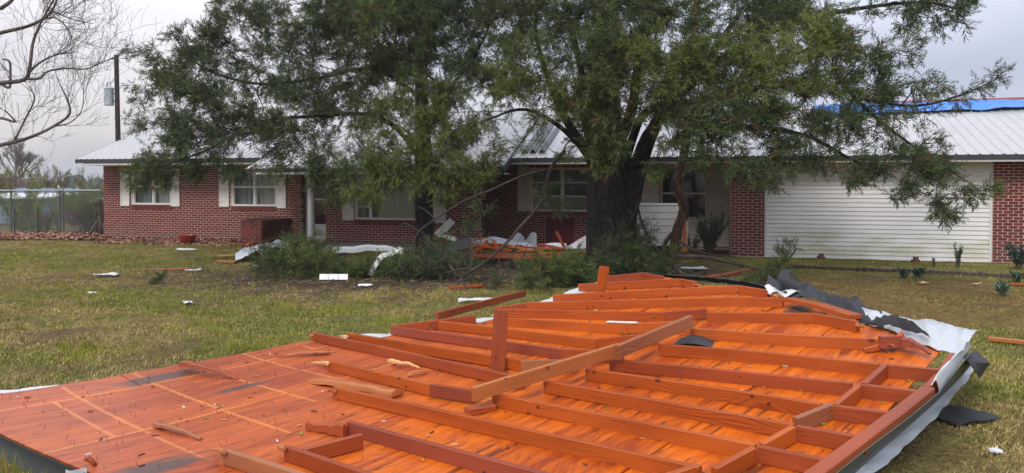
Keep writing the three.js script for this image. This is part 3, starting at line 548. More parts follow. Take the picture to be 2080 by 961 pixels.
  raf([[793, 663], [1150, 711]], wood.plum); raf([[1238, 730], [1500, 755], [1730, 779]], wood.red); raf([[1746, 781], [1860, 794]], wood.red);
  raf([[872, 650], [1212, 689]], wood.orange); raf([[1338, 700], [1500, 711], [1786, 740]], wood.orange); raf([[1799, 741], [1905, 751]], wood.red);
  raf([[1027, 647], [1275, 660]], wood.orange2); raf([[1402, 667], [1609, 681], [1790, 690]], wood.orange2);
  raf([[1010, 628], [1351, 635]], wood.orange); raf([[1436, 635], [1652, 637], [1742, 653]], wood.orange);
  raf([[1070, 615], [1283, 609]], wood.orange2, { lift: 0.004 }); raf([[1270, 610], [1500, 604], [1590, 606]], wood.orange2);
  raf([[1123, 599], [1500, 580], [1560, 590]], wood.orange); raf([[1175, 577], [1381, 566], [1412, 573]], wood.orange); raf([[1230, 561], [1303, 554], [1345, 561]], wood.red);
  // torn fibres at the broken ends
  { const R = rng(63), torn = (px, py, dx, dy, m, n = 5) => { const g = []; for (let k = 0; k < n; k++) { const a = onDeck(px, py, 0.015 + 0.07 * R()), b = onDeck(px + dx * (0.5 + R()), py + dy * (0.5 + R()), 0.01 + 0.075 * R()); g.push(splinter(a, b, 0.02 + 0.015 * R(), 0.014 + 0.02 * R(), 0.004, 0.003, 0.004, 70 + k + px)); } part(roofWreck, 'torn_end', g, m, 'pale torn fibres at a broken rafter end').userData.kind = 'stuff'; };
    torn(668, 742, -26, -6, wood.pale); torn(455, 922, -22, -8, wood.tan); torn(680, 798, -14, -4, wood.tan, 4); torn(636, 685, -10, -3, wood.tan, 3); torn(1788, 698, 36, 6, wood.tan, 6); torn(1738, 662, 26, 6, wood.tan, 4); torn(706, 686, -14, -3, wood.pale, 3); torn(1408, 578, 22, 4, wood.tan, 4); torn(1558, 597, 24, 5, wood.pale, 4); torn(578, 915, -14, -6, wood.tan, 4); }
  // scabs nailed beside the broken joints
  const scab = (pts, m, lift = 0.01) => raf(pts, m, { name: 'scab_board', lift, w: 0.034 });
  scab([[873, 781], [962, 794]], wood.plum, 0.012); scab([[1058, 733], [1170, 731]], wood.grey, 0.02); scab([[1140, 709], [1264, 713]], wood.red);
  scab([[1212, 688], [1335, 676]], wood.orange, 0.012); scab([[1275, 658], [1388, 652]], wood.orange2, 0.012); scab([[1351, 634], [1436, 627]], wood.red, 0.016); scab([[1786, 684], [1838, 682]], wood.plum, 0.03);
  // short end plates at the left of two bays
  raf([[796, 661], [872, 652]], wood.red, { lift: 0.006 }); raf([[876, 652], [965, 640]], wood.red, { lift: 0.01 }); raf([[1003, 625], [1070, 615]], wood.red);
  // blocking between the rafters, each block a piece
  for (const [a, b, m] of [[[1352, 966], [1420, 943], wood.orange2], [[1452, 951], [1532, 908], wood.orange], [[1549, 901], [1612, 866], wood.orange2], [[1617, 849], [1690, 820], wood.grey], [[1697, 821], [1744, 783], wood.orange], [[1757, 778], [1799, 740], wood.red], [[618, 912], [736, 882], wood.red]]) {
    const P = [onDeck(...a, H), onDeck(...b, H)]; P.forEach(p => { p.y -= H - 0.003; }); part(roofWreck, 'blocking', board(P, T, H), m);
  }
  // eave board along the right edge
  const fas = [[1636, 972], [1730, 903], [1826, 832], [1886, 785]].map(q => onDeck(q[0], q[1], 0.095)); fas.forEach(p => { p.y -= 0.05; });
  part(roofWreck, 'eave_board', board(fas, 0.078, 0.05, { c: 0.006 }), wood.red, 'weathered red eave board along the right edge');
  const fas2 = [[1884, 783], [1912, 752], [1936, 716]].map(q => onDeck(q[0], q[1], 0.06)); fas2.forEach(p => { p.y -= 0.10; });
  part(roofWreck, 'eave_board', board(fas2, 0.04, 0.10), wood.red);
  // galvanised strip and white flange below it
  const metalT = noiseGrey.clone(); metalT.repeat.set(2, 2);
  const galv = std(0.15, 0.175, 0.185, 0.5, { metalness: 0.15, map: metalT }), whiteMetal = std(0.66, 0.68, 0.69, 0.42, { metalness: 0.1, map: metalT }), felt = std(0.030, 0.032, 0.038, 0.75, { map: metalT });
  const pl = (pts, u) => { const k = u * (pts.length - 1), i = Math.min(pts.length - 2, Math.floor(k)); return pts[i].clone().lerp(pts[i + 1], k - i); };
  const top = [[1668, 985], [1752, 918], [1848, 846], [1903, 800], [1945, 748], [1972, 716]].map((q, i) => onDeck(q[0], q[1], 0.055)), fold = [[1700, 992], [1752, 948], [1838, 874], [1903, 815], [1950, 768], [1976, 738]].map(q => onGround(q[0], q[1], 0.13)), out = [[1738, 998], [1790, 956], [1873, 886], [1928, 824], [1970, 774], [1990, 730]].map(q => onGround(q[0], q[1], 0.09));
  part(roofWreck, 'metal_strip', sheet((u, v) => { const p = pl(top, u).lerp(pl(fold, u), v); p.y += 0.03 * Math.sin(v * 3.1) * (fbm(u * 14, v * 2, 3, 2) - 0.4); return p; }, 60, 6, 0.003), galv);
  part(roofWreck, 'white_flange', sheet((u, v) => { const p = pl(fold, u).lerp(pl(out, u), v * (0.86 + 0.32 * (fbm(u * 22, 4, 3, 2) - 0.4))); p.y += 0.012 + 0.025 * (fbm(u * 18, v * 2, 7, 3) - 0.5); return p; }, 90, 4, 0.004), whiteMetal);
  { const a = [[1893, 783], [1920, 742], [1958, 712]].map(q => onDeck(q[0], q[1], 0.10)), b = [[1908, 797], [1940, 748], [1972, 706]].map(q => onDeck(q[0], q[1], 0.02));
    part(roofWreck, 'bent_trim', sheet((u, v) => { const p = pl(a, u).lerp(pl(b, u), v); p.y += 0.05 * Math.sin(v * 3.14) + 0.012 * Math.sin(u * 9); return p; }, 14, 6, 0.004), whiteMetal, 'bent white trim piece at the right corner'); }
  // crumpled flashing along the far right edge
  { const a = [[1762, 660], [1800, 668], [1850, 690], [1905, 712], [1956, 722]].map(q => onDeck(q[0], q[1], 0.015)), b = [[1748, 630], [1812, 641], [1880, 651], [1945, 663], [1990, 676]].map((q, i) => onDeck(q[0], q[1], 0.04));
    part(roofWreck, 'flashing', sheet((u, v) => { const p = pl(a, u).lerp(pl(b, u), v); p.y += 0.05 * (fbm(u * 7, v * 3, 3, 4) - 0.45) * (0.4 + v) + 0.05 * Math.sin(v * 3.1) + 0.02 * Math.abs(((u * 6 + v) % 1) - 0.5); return p; }, 60, 14, 0.003), std(0.56, 0.58, 0.60, 0.4, { metalness: 0.35, map: metalT }), 'crumpled grey white flashing sheet at the far right corner');
    const c = [[1952, 722], [1968, 735], [1978, 748]].map(q => onDeck(q[0], q[1], 0)), d = [[1984, 712], [2012, 738], [1990, 768]].map((q, i) => onGround(q[0], q[1], [0.34, 0.28, 0.16][i]));
    part(roofWreck, 'felt', sheet((u, v) => pl(c, u).lerp(pl(d, u), v), 8, 4, 0.006), felt); }
  // black felt torn along the far edge, curled up at one place
  { const a = [[1555, 590], [1600, 605], [1650, 612], [1700, 632], [1745, 655], [1795, 668]].map(q => onDeck(q[0], q[1], 0.02)), b = [[1560, 575], [1605, 576], [1650, 592], [1705, 612], [1760, 632], [1790, 648]].map(q => onDeck(q[0], q[1], 0.03));
    part(roofWreck, 'felt', sheet((u, v) => { const p = pl(a, u).lerp(pl(b, u), v); p.y += 0.13 * (fbm(u * 11, v * 3, 8, 4) - 0.42) + 0.05 * v; return p; }, 70, 12, 0.004), felt, 'black roofing felt torn along the far edge');
    const e0 = onDeck(1606, 592, 0.02); part(roofWreck, 'felt', sheet((u, v) => e0.clone().add(V((u - 0.5) * 0.30 * (1 - 0.75 * v) - 0.05 * v + 0.03 * Math.sin(v * 7), 0.27 * v - 0.05, 0.10 * Math.sin(u * 3.1) + 0.06 * Math.sin(v * 4))), 10, 10, 0.004), felt);
    const w0 = onDeck(1590, 598, 0.05), w1 = onDeck(1800, 675, 0.06); part(roofWreck, 'flashing', sheet((u, v) => w0.clone().add(V((u - 0.5) * 0.30, 0.025 * Math.sin(u * 9) + 0.05 * v * (1 - u) + 0.03 * fbm(u * 8, v * 6, 3, 3), -0.14 * v + 0.06)), 12, 6, 0.003), whiteMetal);
    const m0 = [[1785, 664], [1830, 672], [1890, 690]].map(q => onDeck(q[0], q[1], 0.06)); part(roofWreck, 'felt', sheet((u, v) => { const p = pl(m0, u); p.z -= 0.10 * v; p.y += 0.09 * Math.sin(u * 3.14) * Math.sin(v * 2.6) + 0.06 * (fbm(u * 9, v * 4, 2, 3) - 0.4) + 0.02; return p; }, 24, 8, 0.004), felt);
    const bk = [[1300, 552], [1400, 560], [1480, 566], [1562, 580]].map(q => onDeck(q[0], q[1], 0.0)); part(roofWreck, 'felt', sheet((u, v) => { const p = pl(bk, u); p.z -= 0.12 * v; p.y += 0.03 * fbm(u * 20, v * 4, 2, 3) - 0.06 * v * v - 0.02; return p; }, 40, 4, 0.004), felt); }
  // white metal sheet under the left and far left edges
  { const e1 = (i0, i1, b0, w, dy) => sheet((u, v) => { const I = mix(i0, i1, u), B = b0(I) - w * v * (0.75 + 0.5 * fbm(I * 3, 2, 6, 3)); return deckP(I * DK.s, B, -0.014 - dy + 0.01 * v + 0.03 * (fbm(I * 3, v * 2, 4, 2) - 0.5)); }, 40, 3, 0.004);
    part(roofWreck, 'white_sheet', e1(-5.2, -3.3, I => lerpT(BLEFT, I) + 0.1, 0.19, 0.0), whiteMetal); part(roofWreck, 'white_sheet', e1(2.7, 5.0, I => lerpT(BLEFT, I) + 0.35, 0.62, 0.0), whiteMetal); part(roofWreck, 'white_sheet', e1(6.4, 11.3, I => lerpT(BLEFT, I) + 0.1, 0.34, -0.01), whiteMetal); part(roofWreck, 'white_sheet', e1(5.0, 6.3, I => lerpT(BLEFT, I) + 0.15, 0.30, -0.005), whiteMetal); }
  // dark metal edge at the near left
  { const a = [];for (let k = 0; k <= 12; k++) a.push(mix(-2.2, 3.3, k / 12));
    const edge = a.map(b => deckP((frontI(b) - 0.03) * DK.s, b, 0.004)); part(roofWreck, 'dark_edge', sheet((u, v) => { const p = pl(edge, u); p.addScaledVector(DK.e, -0.01 - 0.05 * v * v); p.y = mix(p.y, 0.015, v) + 0.008 * Math.sin(u * 30) * v; return p; }, 50, 5, 0.005), std(0.05, 0.055, 0.058, 0.5, { metalness: 0.3, map: metalT }), 'dark grey metal edge along the near left side');
    const s0 = onDeck(152, 950, 0.02), ss = onDeck(165, 946, 0.03); part(roofWreck, 'white_sheet', sheet((u, v) => ss.clone().add(V((u - 0.5) * 0.11, -0.10 * v, 0.06 + 0.02 * Math.sin(u * 5))), 6, 4, 0.003), whiteMetal); }
  // nails standing points up
  { const R = rng(90), list = [], g = new THREE.CylinderGeometry(0.0006, 0.0017, 0.045, 5); g.translate(0, 0.0225, 0);
    for (let i = -4.8; i < 3; i += 0.5) for (let b = -2.05; b < 3.5; b += 0.15) { const I = (R() < 0.55 ? Math.round(i) : i) + (R() - 0.5) * 0.25, B = b + (R() - 0.5) * 0.12; if (B < lerpT(BLEFT, I) + 0.04 || I < frontI(B) + 0.1 || R() < (B > 0.6 ? 0.8 : 0.25)) continue; list.push([I * DK.s, B]); }
    const im = new THREE.InstancedMesh(g, std(0.05, 0.035, 0.03, 0.6), list.length), m = new THREE.Matrix4(); im.name = 'nails'; im.userData.kind = 'stuff';
    list.forEach(([A, B], k) => { const p = deckP(A, B, 0).sub(roofWreck.position); m.makeRotationFromEuler(new THREE.Euler((R() - 0.5) * 0.6, 0, (R() - 0.5) * 0.6)); m.scale(V(1.2, 0.4 + 0.6 * R(), 1.2)); m.setPosition(p); im.setMatrixAt(k, m); }); roofWreck.add(im); }
  // wood crumbs, torn leaves on the sheets
  { const R = rng(91), g = new THREE.BoxGeometry(0.03, 0.003, 0.008), n = 420, im = new THREE.InstancedMesh(g, std(1, 1, 1, 0.8), n), m = new THREE.Matrix4(), c = new THREE.Color(); im.name = 'wood_crumbs'; im.userData.kind = 'stuff';
    for (let k = 0; k < n; k++) { const I = -4.5 + R() * 15, lo = lerpT(BLEFT, I) + 0.08, hi = lerpT(BRIGHT, I) - 0.1, B = mix(lo, hi, R()); m.makeRotationY(R() * 6.3); const s = 0.4 + R() * 1.1; m.scale(V(s, 1.5, s * (0.5 + R()))); m.setPosition(deckP(I * DK.s, B, 0.006).sub(roofWreck.position)); im.setMatrixAt(k, m); const q = R(); q < 0.55 ? c.setRGB(0.10, 0.03, 0.015) : q < 0.75 ? c.setRGB(0.55, 0.25, 0.07) : q < 0.9 ? c.setRGB(0.20, 0.24, 0.05) : c.setRGB(0.6, 0.55, 0.5); im.setColorAt(k, c); } roofWreck.add(im); }
}
// loose pieces lying on and against the roof section
function splinter(p0, p1, w0, h0, w1, h1, wav, seed) { const n = 14, fr = []; const up = UP, t = p1.clone().sub(p0).normalize(), r = t.clone().cross(up).normalize(), u = r.clone().cross(t); for (let i = 0; i <= n; i++) { const k = i / n, p = p0.clone().lerp(p1, k); p.addScaledVector(u, wav * Math.sin(k * 3.1) + 0.012 * (vn(k * 9, seed) - 0.5)).addScaledVector(r, 0.012 * (vn(k * 8, seed + 5) - 0.5)); fr.push({ p, r, u, s: mix(w0, w1, k) * (0.9 + 0.2 * vn(k * 7, seed + 9)), sy: mix(h0, h1, k) * (0.85 + 0.3 * vn(k * 8, seed + 3)) }); } return sweep([[-0.5, 0], [0.5, 0], [0.42, 0.8], [0.1, 1], [-0.46, 0.7]], fr, seed, 0); }
{
  const lb = (name, label, a, b, w, h, m, cat = 'board') => { const up = UP; return solo(name, label, cat, board([a, b], w, h, { up }), m, null); };
  let a = onDeck(962, 815, 0.10), b = onDeck(1260, 722, 0.125), c = onDeck(1404, 664, 0.125);
  solo('loose_board', 'long weathered board lying diagonally across the rafters, front length', 'board', board([a, b], 0.04, 0.095), wood.tan);
  a = onDeck(1256, 727, 0.125); solo('loose_board', 'weathered board lying diagonally across the rafters, far length pointing right', 'board', board([a, c], 0.042, 0.098), wood.grey);
  { const p = onDeck(1010, 754, 0), top = at(1017, 630, -p.z + 0.05), q = top.clone().sub(p); solo('upright_board', 'short board standing upright out of the roof section', 'board', board([p, p.clone().add(q)], 0.115, 0.04, { up: V(0.15, 0, 1) }), wood.red); }
  { const p = onDeck(1217, 606, 0), top = at(1227, 541, -p.z - 0.02); solo('upright_board', 'leaning board stub sticking up at the far end of the roof section', 'board', board([p, top], 0.11, 0.04, { up: V(0.1, 0, 1) }), wood.orange); }
  solo('loose_board', 'reddish board leaning up past the left rafters towards the trees', 'board', board([onDeck(887, 650, 0.06), at(1066, 602, 9.75)], 0.04, 0.08), wood.red);
  solo('broken_board', 'pale splintered board lying on the bare plywood', 'board', splinter(onDeck(637, 776, 0.002), onDeck(808, 806, 0.005), 0.11, 0.035, 0.13, 0.05, 0.012, 3), wood.tan);
  solo('broken_board', 'pale broken rafter end with bright torn wood at the near front', 'board', splinter(onDeck(624, 872, 0.0), onDeck(703, 888, 0), 0.034, 0.05, 0.04, 0.085, 0.004, 8), wood.red);
  solo('wood_splinter', 'long curled splinter rising off the far left plywood edge', 'splinter', splinter(onDeck(372, 742, 0.05), onDeck(485, 770, 0.004), 0.11, 0.05, 0.03, 0.012, 0.02, 12), wood.red);
  solo('wood_splinter', 'dark splinter lying on the bare plywood near the front left', 'splinter', splinter(onDeck(316, 866, 0.006), onDeck(410, 893, 0.004), 0.05, 0.03, 0.02, 0.012, 0.015, 16), wood.grey);
  solo('wood_splinter', 'small reddish stub of wood at the near left metal edge', 'splinter', splinter(onDeck(174, 935, 0.03), onDeck(192, 947, 0.004), 0.035, 0.03, 0.03, 0.02, 0.01, 21), wood.red);
  solo('wood_splinter', 'torn plywood flap beside the left end of the longest rafter', 'splinter', splinter(onDeck(560, 723, 0.012), onDeck(668, 713, 0.03), 0.02, 0.01, 0.12, 0.014, 0.01, 23), wood.orange2);
  solo('wood_block', 'short orange wood block lying below the diagonal board', 'block', board([onDeck(948, 842, 0), onDeck(1003, 830, 0.0)], 0.11, 0.04), wood.orange);
  solo('splintered_stub', 'dark splintered rafter stub at the right rear corner', 'splinter', splinter(onDeck(1838, 706, 0.03), onDeck(1890, 722, 0.03), 0.09, 0.08, 0.03, 0.02, 0.02, 27), wood.plum);
  solo('loose_board', 'short board leaning at a slant beside the right rear corner', 'board', splinter(onDeck(1755, 716, 0.006), onDeck(1836, 698, 0.03), 0.03, 0.03, 0.05, 0.09, 0, 29), wood.orange);
  solo('loose_board', 'long narrow board lying along the torn far right edge', 'board', board([onDeck(1600, 612, 0.05), onDeck(1665, 625, 0.07), onDeck(1738, 648, 0.06)], 0.12, 0.035), wood.orange);
  { const p = onDeck(1415, 694, 0.012); solo('shingle', 'black shingle piece lying between two rafters', 'shingle', sheet((u, v) => p.clone().add(V((u - 0.5) * 0.34 + (v - 0.5) * 0.14, 0.03 * u * v + 0.02 * Math.sin(u * 4), (v - 0.5) * -0.30)), 8, 6, 0.006), std(0.030, 0.032, 0.036, 0.6, { map: noiseGrey })); }
  solo('white_strip', 'small white plastic strip resting on a rafter', 'strip', board([onDeck(1235, 655, 0.095), onDeck(1294, 657, 0.10)], 0.05, 0.012), mat.white);
  { const p = onDeck(640, 757, 0.004); solo('wood_splinter', 'curled wood chip lying between the left rafters', 'splinter', splinter(onDeck(826, 765, 0.004), onDeck(868, 756, 0.01), 0.05, 0.012, 0.03, 0.02, 0.02, 33), wood.tan); }
  solo('wood_splinter', 'pale split strip hanging off the side of a left rafter', 'splinter', splinter(onDeck(790, 736, 0.03), onDeck(852, 748, 0.02), 0.04, 0.03, 0.02, 0.012, 0.015, 35), wood.pale);
}

// ---------------------------------------------------------------- cedars
const barkTex = tex(256, 512, (u, v, o) => { const r = Math.abs(fbm(u * 16 + 0.6 * fbm(u * 4, v * 6, 3, 2), v * 5, 2, 4) - 0.5) * 2, f = fbm(u * 50, v * 14, 6, 3); const k = clamp(0.25 + 1.1 * r + 0.5 * (f - 0.5)); o[0] = k * 0.9; o[1] = k * 0.80; o[2] = k * 0.76; });
barkTex.repeat.set(0.8, 0.8);
const bark = std(0.060, 0.046, 0.045, 0.95, { map: barkTex, bumpMap: barkTex, bumpScale: 0.05 }), twigBark = std(0.085, 0.066, 0.058, 0.95), greyBark = std(0.10, 0.08, 0.072, 0.95, { map: barkTex });
function sprigGeo(seed, n = 11) {
  const R = rng(seed), pos = [];
  const leaf = (p, d, l, w) => { const s = d.clone().cross(V(R() - 0.5, R() - 0.5, R() - 0.5)).normalize().multiplyScalar(w), m = p.clone().addScaledVector(d, l * 0.45), e = p.clone().addScaledVector(d, l); for (const q of [p, m.clone().add(s), e, p, e, m.clone().sub(s)]) pos.push(q.x, q.y, q.z); };
  const ax = V(0, 1, 0); leaf(V(), ax, 1, 0.024);
  for (let i = 0; i < n; i++) {
    const t = 0.08 + 0.86 * i / n, a = i * 2.4 + R(), side = V(Math.cos(a), 0, Math.sin(a) * 0.6).normalize(), d = ax.clone().multiplyScalar(0.75 + 0.3 * R()).addScaledVector(side, 0.8 - 0.25 * t).normalize(), l = (0.42 - 0.22 * t) * (0.8 + 0.4 * R()), p = V(0, t, 0);
    leaf(p, d, l, 0.024);
    for (let k = 0; k < 4; k++) { const q = p.clone().addScaledVector(d, l * (0.2 + 0.22 * k)), d2 = d.clone().addScaledVector(V(R() - 0.5, R() - 0.3, R() - 0.5), 1.5).normalize(); leaf(q, d2, l * (0.55 - 0.07 * k), 0.020); }
  }
  const g = new THREE.BufferGeometry(); g.setAttribute('position', new THREE.Float32BufferAttribute(pos, 3)); g.computeVertexNormals(); return g;
}
const sprigs = [sprigGeo(3), sprigGeo(4, 9)];
const needleMat = (() => { const m = new THREE.MeshPhysicalMaterial({ roughness: 0.75, side: THREE.DoubleSide, specularIntensity: 0.35 }); m.color.setRGB(1, 1, 1); return m; })();
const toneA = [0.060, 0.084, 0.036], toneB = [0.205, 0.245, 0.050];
class Foliage {                       // collects sprigs, builds one instanced crown per sprig shape
  constructor() { this.items = []; this.twigs = []; }
  sprig(p, d, s, tone, R) { this.items.push([p.clone(), d.clone(), s, tone + (R() - 0.5) * 0.22, R()]); }
  // a plume: a curved twig with sprigs on all sides
  plume(p, dir, len, tone, R, { dens = 1, size = 0.25, droop = 0.35, thick = 0.006, bare = 0.25 } = {}) {
    const pts = [], n = 6; const d = dir.clone().normalize(); let q = p.clone(); const kink = V(R() - 0.5, (R() - 0.5) * 0.6, R() - 0.5).multiplyScalar(0.5);
    for (let i = 0; i <= n; i++) { pts.push(q.clone()); d.addScaledVector(kink, 1 / n).add(V(0, -droop / n * (0.4 + i / n), 0)).normalize(); q.addScaledVector(d, len / n); }
    this.twigs.push(tube(pts, pts.map((_, i) => thick * (1.1 - i / n)), 4));
    const m = Math.max(4, Math.round(len * 21 * dens));
    for (let i = 0; i < m; i++) { const t = bare + (1 - bare) * (i + R()) / m, k = Math.min(n - 1, Math.floor(t * n)), a = pts[k].clone().lerp(pts[k + 1], t * n - k), td = pts[k + 1].clone().sub(pts[k]).normalize(); const l = V(R() - 0.5, R() - 0.5, R() - 0.5).normalize(); this.sprig(a, td.multiplyScalar(0.75).addScaledVector(l, 0.85).add(V(0, 0.12 - droop * 0.25, 0)).normalize(), size * (0.7 + 0.6 * R()) * (1.12 - 0.45 * t), tone, R); }
  }
  clump(c, r, out, tone, R, o = {}) {
    const n = Math.round((12 + 27 * r) * (o.n || 1));
    for (let i = 0; i < n; i++) { const d = out.clone().multiplyScalar(0.55).add(V(R() - 0.5, (R() - 0.46) * (o.flat || 0.95), R() - 0.5).multiplyScalar(1.9)).normalize(), st = c.clone().addScaledVector(out, -0.35 * r).add(V(R() - 0.5, R() - 0.5, R() - 0.5).multiplyScalar(r * 0.9)); this.plume(st, d, r * (0.55 + 0.45 * R()), tone, R, o); }
  }
  build(parent, name) {
    const o = parent.position, m = new THREE.Matrix4(), q = new THREE.Quaternion(), q2 = new THREE.Quaternion(), c = new THREE.Color();
    [0, 1].forEach(k => {
      const L = this.items.filter((_, i) => i % 2 === k); if (!L.length) return;
      const im = new THREE.InstancedMesh(sprigs[k], needleMat, L.length); im.name = name;
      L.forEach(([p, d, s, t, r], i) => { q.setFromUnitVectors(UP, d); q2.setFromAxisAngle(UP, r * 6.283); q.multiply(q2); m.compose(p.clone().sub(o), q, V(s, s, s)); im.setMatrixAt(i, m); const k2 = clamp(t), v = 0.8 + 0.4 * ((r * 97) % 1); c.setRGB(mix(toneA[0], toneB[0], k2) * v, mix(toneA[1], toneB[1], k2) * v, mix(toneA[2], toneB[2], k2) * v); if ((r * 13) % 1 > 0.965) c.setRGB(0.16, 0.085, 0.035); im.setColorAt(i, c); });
      im.userData.kind = 'stuff'; parent.add(im);
    });
    if (this.twigs.length) part(parent, 'twigs', this.twigs, twigBark).userData.kind = 'stuff';
  }
}
const fluted = seed => (a, l) => 1 + 0.16 * Math.sin(a * 3 + seed + l * 0.4) + 0.09 * Math.sin(a * 7 + l * 1.1) + 0.14 * (vn(Math.cos(a) * 3 + 7, Math.sin(a) * 3 + 7, l * 1.6) - 0.5) + 0.10 * (vn(Math.cos(a) * 9 + 20, Math.sin(a) * 9 + 20, l * 1.2) - 0.5);
const px2 = (list, d) => list.map(q => at(q[0], q[1], q[2] === undefined ? d : d + q[2]));
function limb(pts, r0, r1, sides = 7, n = 4) { const P = curve(pts, (pts.length - 1) * n); return tube(P, P.map((_, i) => mix(r0, r1, Math.pow(i / (P.length - 1), 0.8))), sides); }
function cedar(o) {
  const R = rng(o.seed), t = thing(o.name, o.label, 'tree', onGround(o.base[0], o.base[1]));
  const P = curve(px2(o.trunk.map(q => [q[0], q[1], q[3] || 0]), o.d), 40), rr = []; P.forEach((_, i) => { const k = i / 40 * (o.trunk.length - 1), a = Math.min(o.trunk.length - 2, Math.floor(k)); rr.push(mix(o.trunk[a][2], o.trunk[a + 1][2], k - a)); });
  part(t, 'trunk', tube(P, rr, 40, fluted(o.seed)), bark);
  for (const l of o.limbs) { const lp = curve(px2(l.p, o.d), 18); part(t, 'limb', tube(lp, lp.map((_, i) => mix(l.r[0], l.r[1], i / 18)), 10, l.r[0] > 0.1 ? fluted(3) : undefined), l.m || bark); }
  const F = new Foliage(), branches = [];
  
  const nodes = P.filter(p => p.y > 1.9).map(p => [p, 0.05]), hdist = p => Math.hypot(p.x - t.position.x, p.z - t.position.z);
  for (const l of o.limbs) { const lp = curve(px2(l.p, o.d), 12); lp.forEach((p, i) => { if (i > 2) nodes.push([p, mix(l.r[0], l.r[1], i / 12)]); }); }
  const todo = [], add = (...q) => todo.push(q);
  const grow = (c, r, tone, opt) => {
    const hc = hdist(c); let best = null, bd = 1e9;
    for (const nd of nodes) { const p = nd[0], hp2 = hdist(p); if (hp2 > hc - 0.15 && hp2 > 0.5) continue; const q = p.distanceTo(c) * (1 + 0.5 * Math.max(0, p.y - c.y) / (0.3 + p.distanceTo(c))) + 0.12 * Math.max(0, p.y - c.y - 0.3); if (q < bd) { bd = q; best = nd; } }
    const a = best[0], len = a.distanceTo(c), out = c.clone().sub(a).add(c.clone().sub(t.position).setY(0).normalize().multiplyScalar(0.5)).normalize();
    const m1 = a.clone().lerp(c, 0.35).add(V((R() - 0.5) * 0.22 * len, 0.10 * len + (R() - 0.5) * 0.2 * len, (R() - 0.5) * 0.22 * len)), m2 = a.clone().lerp(c, 0.7).add(V((R() - 0.5) * 0.2 * len, (R() - 0.3) * 0.2 * len, (R() - 0.5) * 0.2 * len));
    const r0 = Math.min(best[1] * 0.85, 0.009 + 0.011 * len), pts = curve([a, m1, m2, c.clone().addScaledVector(out, 0.25 * r)], 12);
    branches.push(tube(pts, pts.map((_, i) => mix(r0, 0.005, i / 12)), 5)); pts.forEach((p, i) => { if (i > 3) nodes.push([p, mix(r0, 0.005, i / 12)]); });
    F.clump(c, r, out, tone, R, opt);
  };
  for (const [px, py, r, dd, tone, op] of o.clumps) {
    const d = o.d + dd, c = at(px, py, d), rm = r / FOC * d;
    add(c, rm, tone, op || {});
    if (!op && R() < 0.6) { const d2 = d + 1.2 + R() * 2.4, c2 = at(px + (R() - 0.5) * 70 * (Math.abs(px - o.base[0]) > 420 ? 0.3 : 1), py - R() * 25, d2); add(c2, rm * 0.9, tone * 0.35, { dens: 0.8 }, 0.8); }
  }
  // the crown goes on above the frame and round the back
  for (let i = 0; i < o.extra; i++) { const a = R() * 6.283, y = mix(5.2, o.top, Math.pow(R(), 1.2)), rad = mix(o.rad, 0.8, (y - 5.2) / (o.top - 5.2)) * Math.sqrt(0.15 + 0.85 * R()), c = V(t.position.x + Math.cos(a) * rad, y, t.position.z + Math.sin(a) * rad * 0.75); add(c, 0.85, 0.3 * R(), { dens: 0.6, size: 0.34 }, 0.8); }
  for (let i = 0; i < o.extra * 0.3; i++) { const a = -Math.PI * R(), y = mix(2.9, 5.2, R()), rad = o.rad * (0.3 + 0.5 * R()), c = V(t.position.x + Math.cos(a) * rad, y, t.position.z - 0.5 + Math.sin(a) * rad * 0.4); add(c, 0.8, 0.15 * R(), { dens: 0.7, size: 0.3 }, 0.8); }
  todo.sort((a, b) => hdist(a[0]) - hdist(b[0])).forEach(q => grow(q[0], q[1], q[2], q[3]));
  part(t, 'branches', branches, bark).userData.kind = 'stuff'; F.build(t, 'crown'); return t;
}
const HANG = { droop: 0.9, n: 0.8, flat: 0.7 }, THIN = { n: 0.55, dens: 0.8 }, TIP = { n: 0.5, dens: 0.9, size: 0.2, bare: 0.1 };
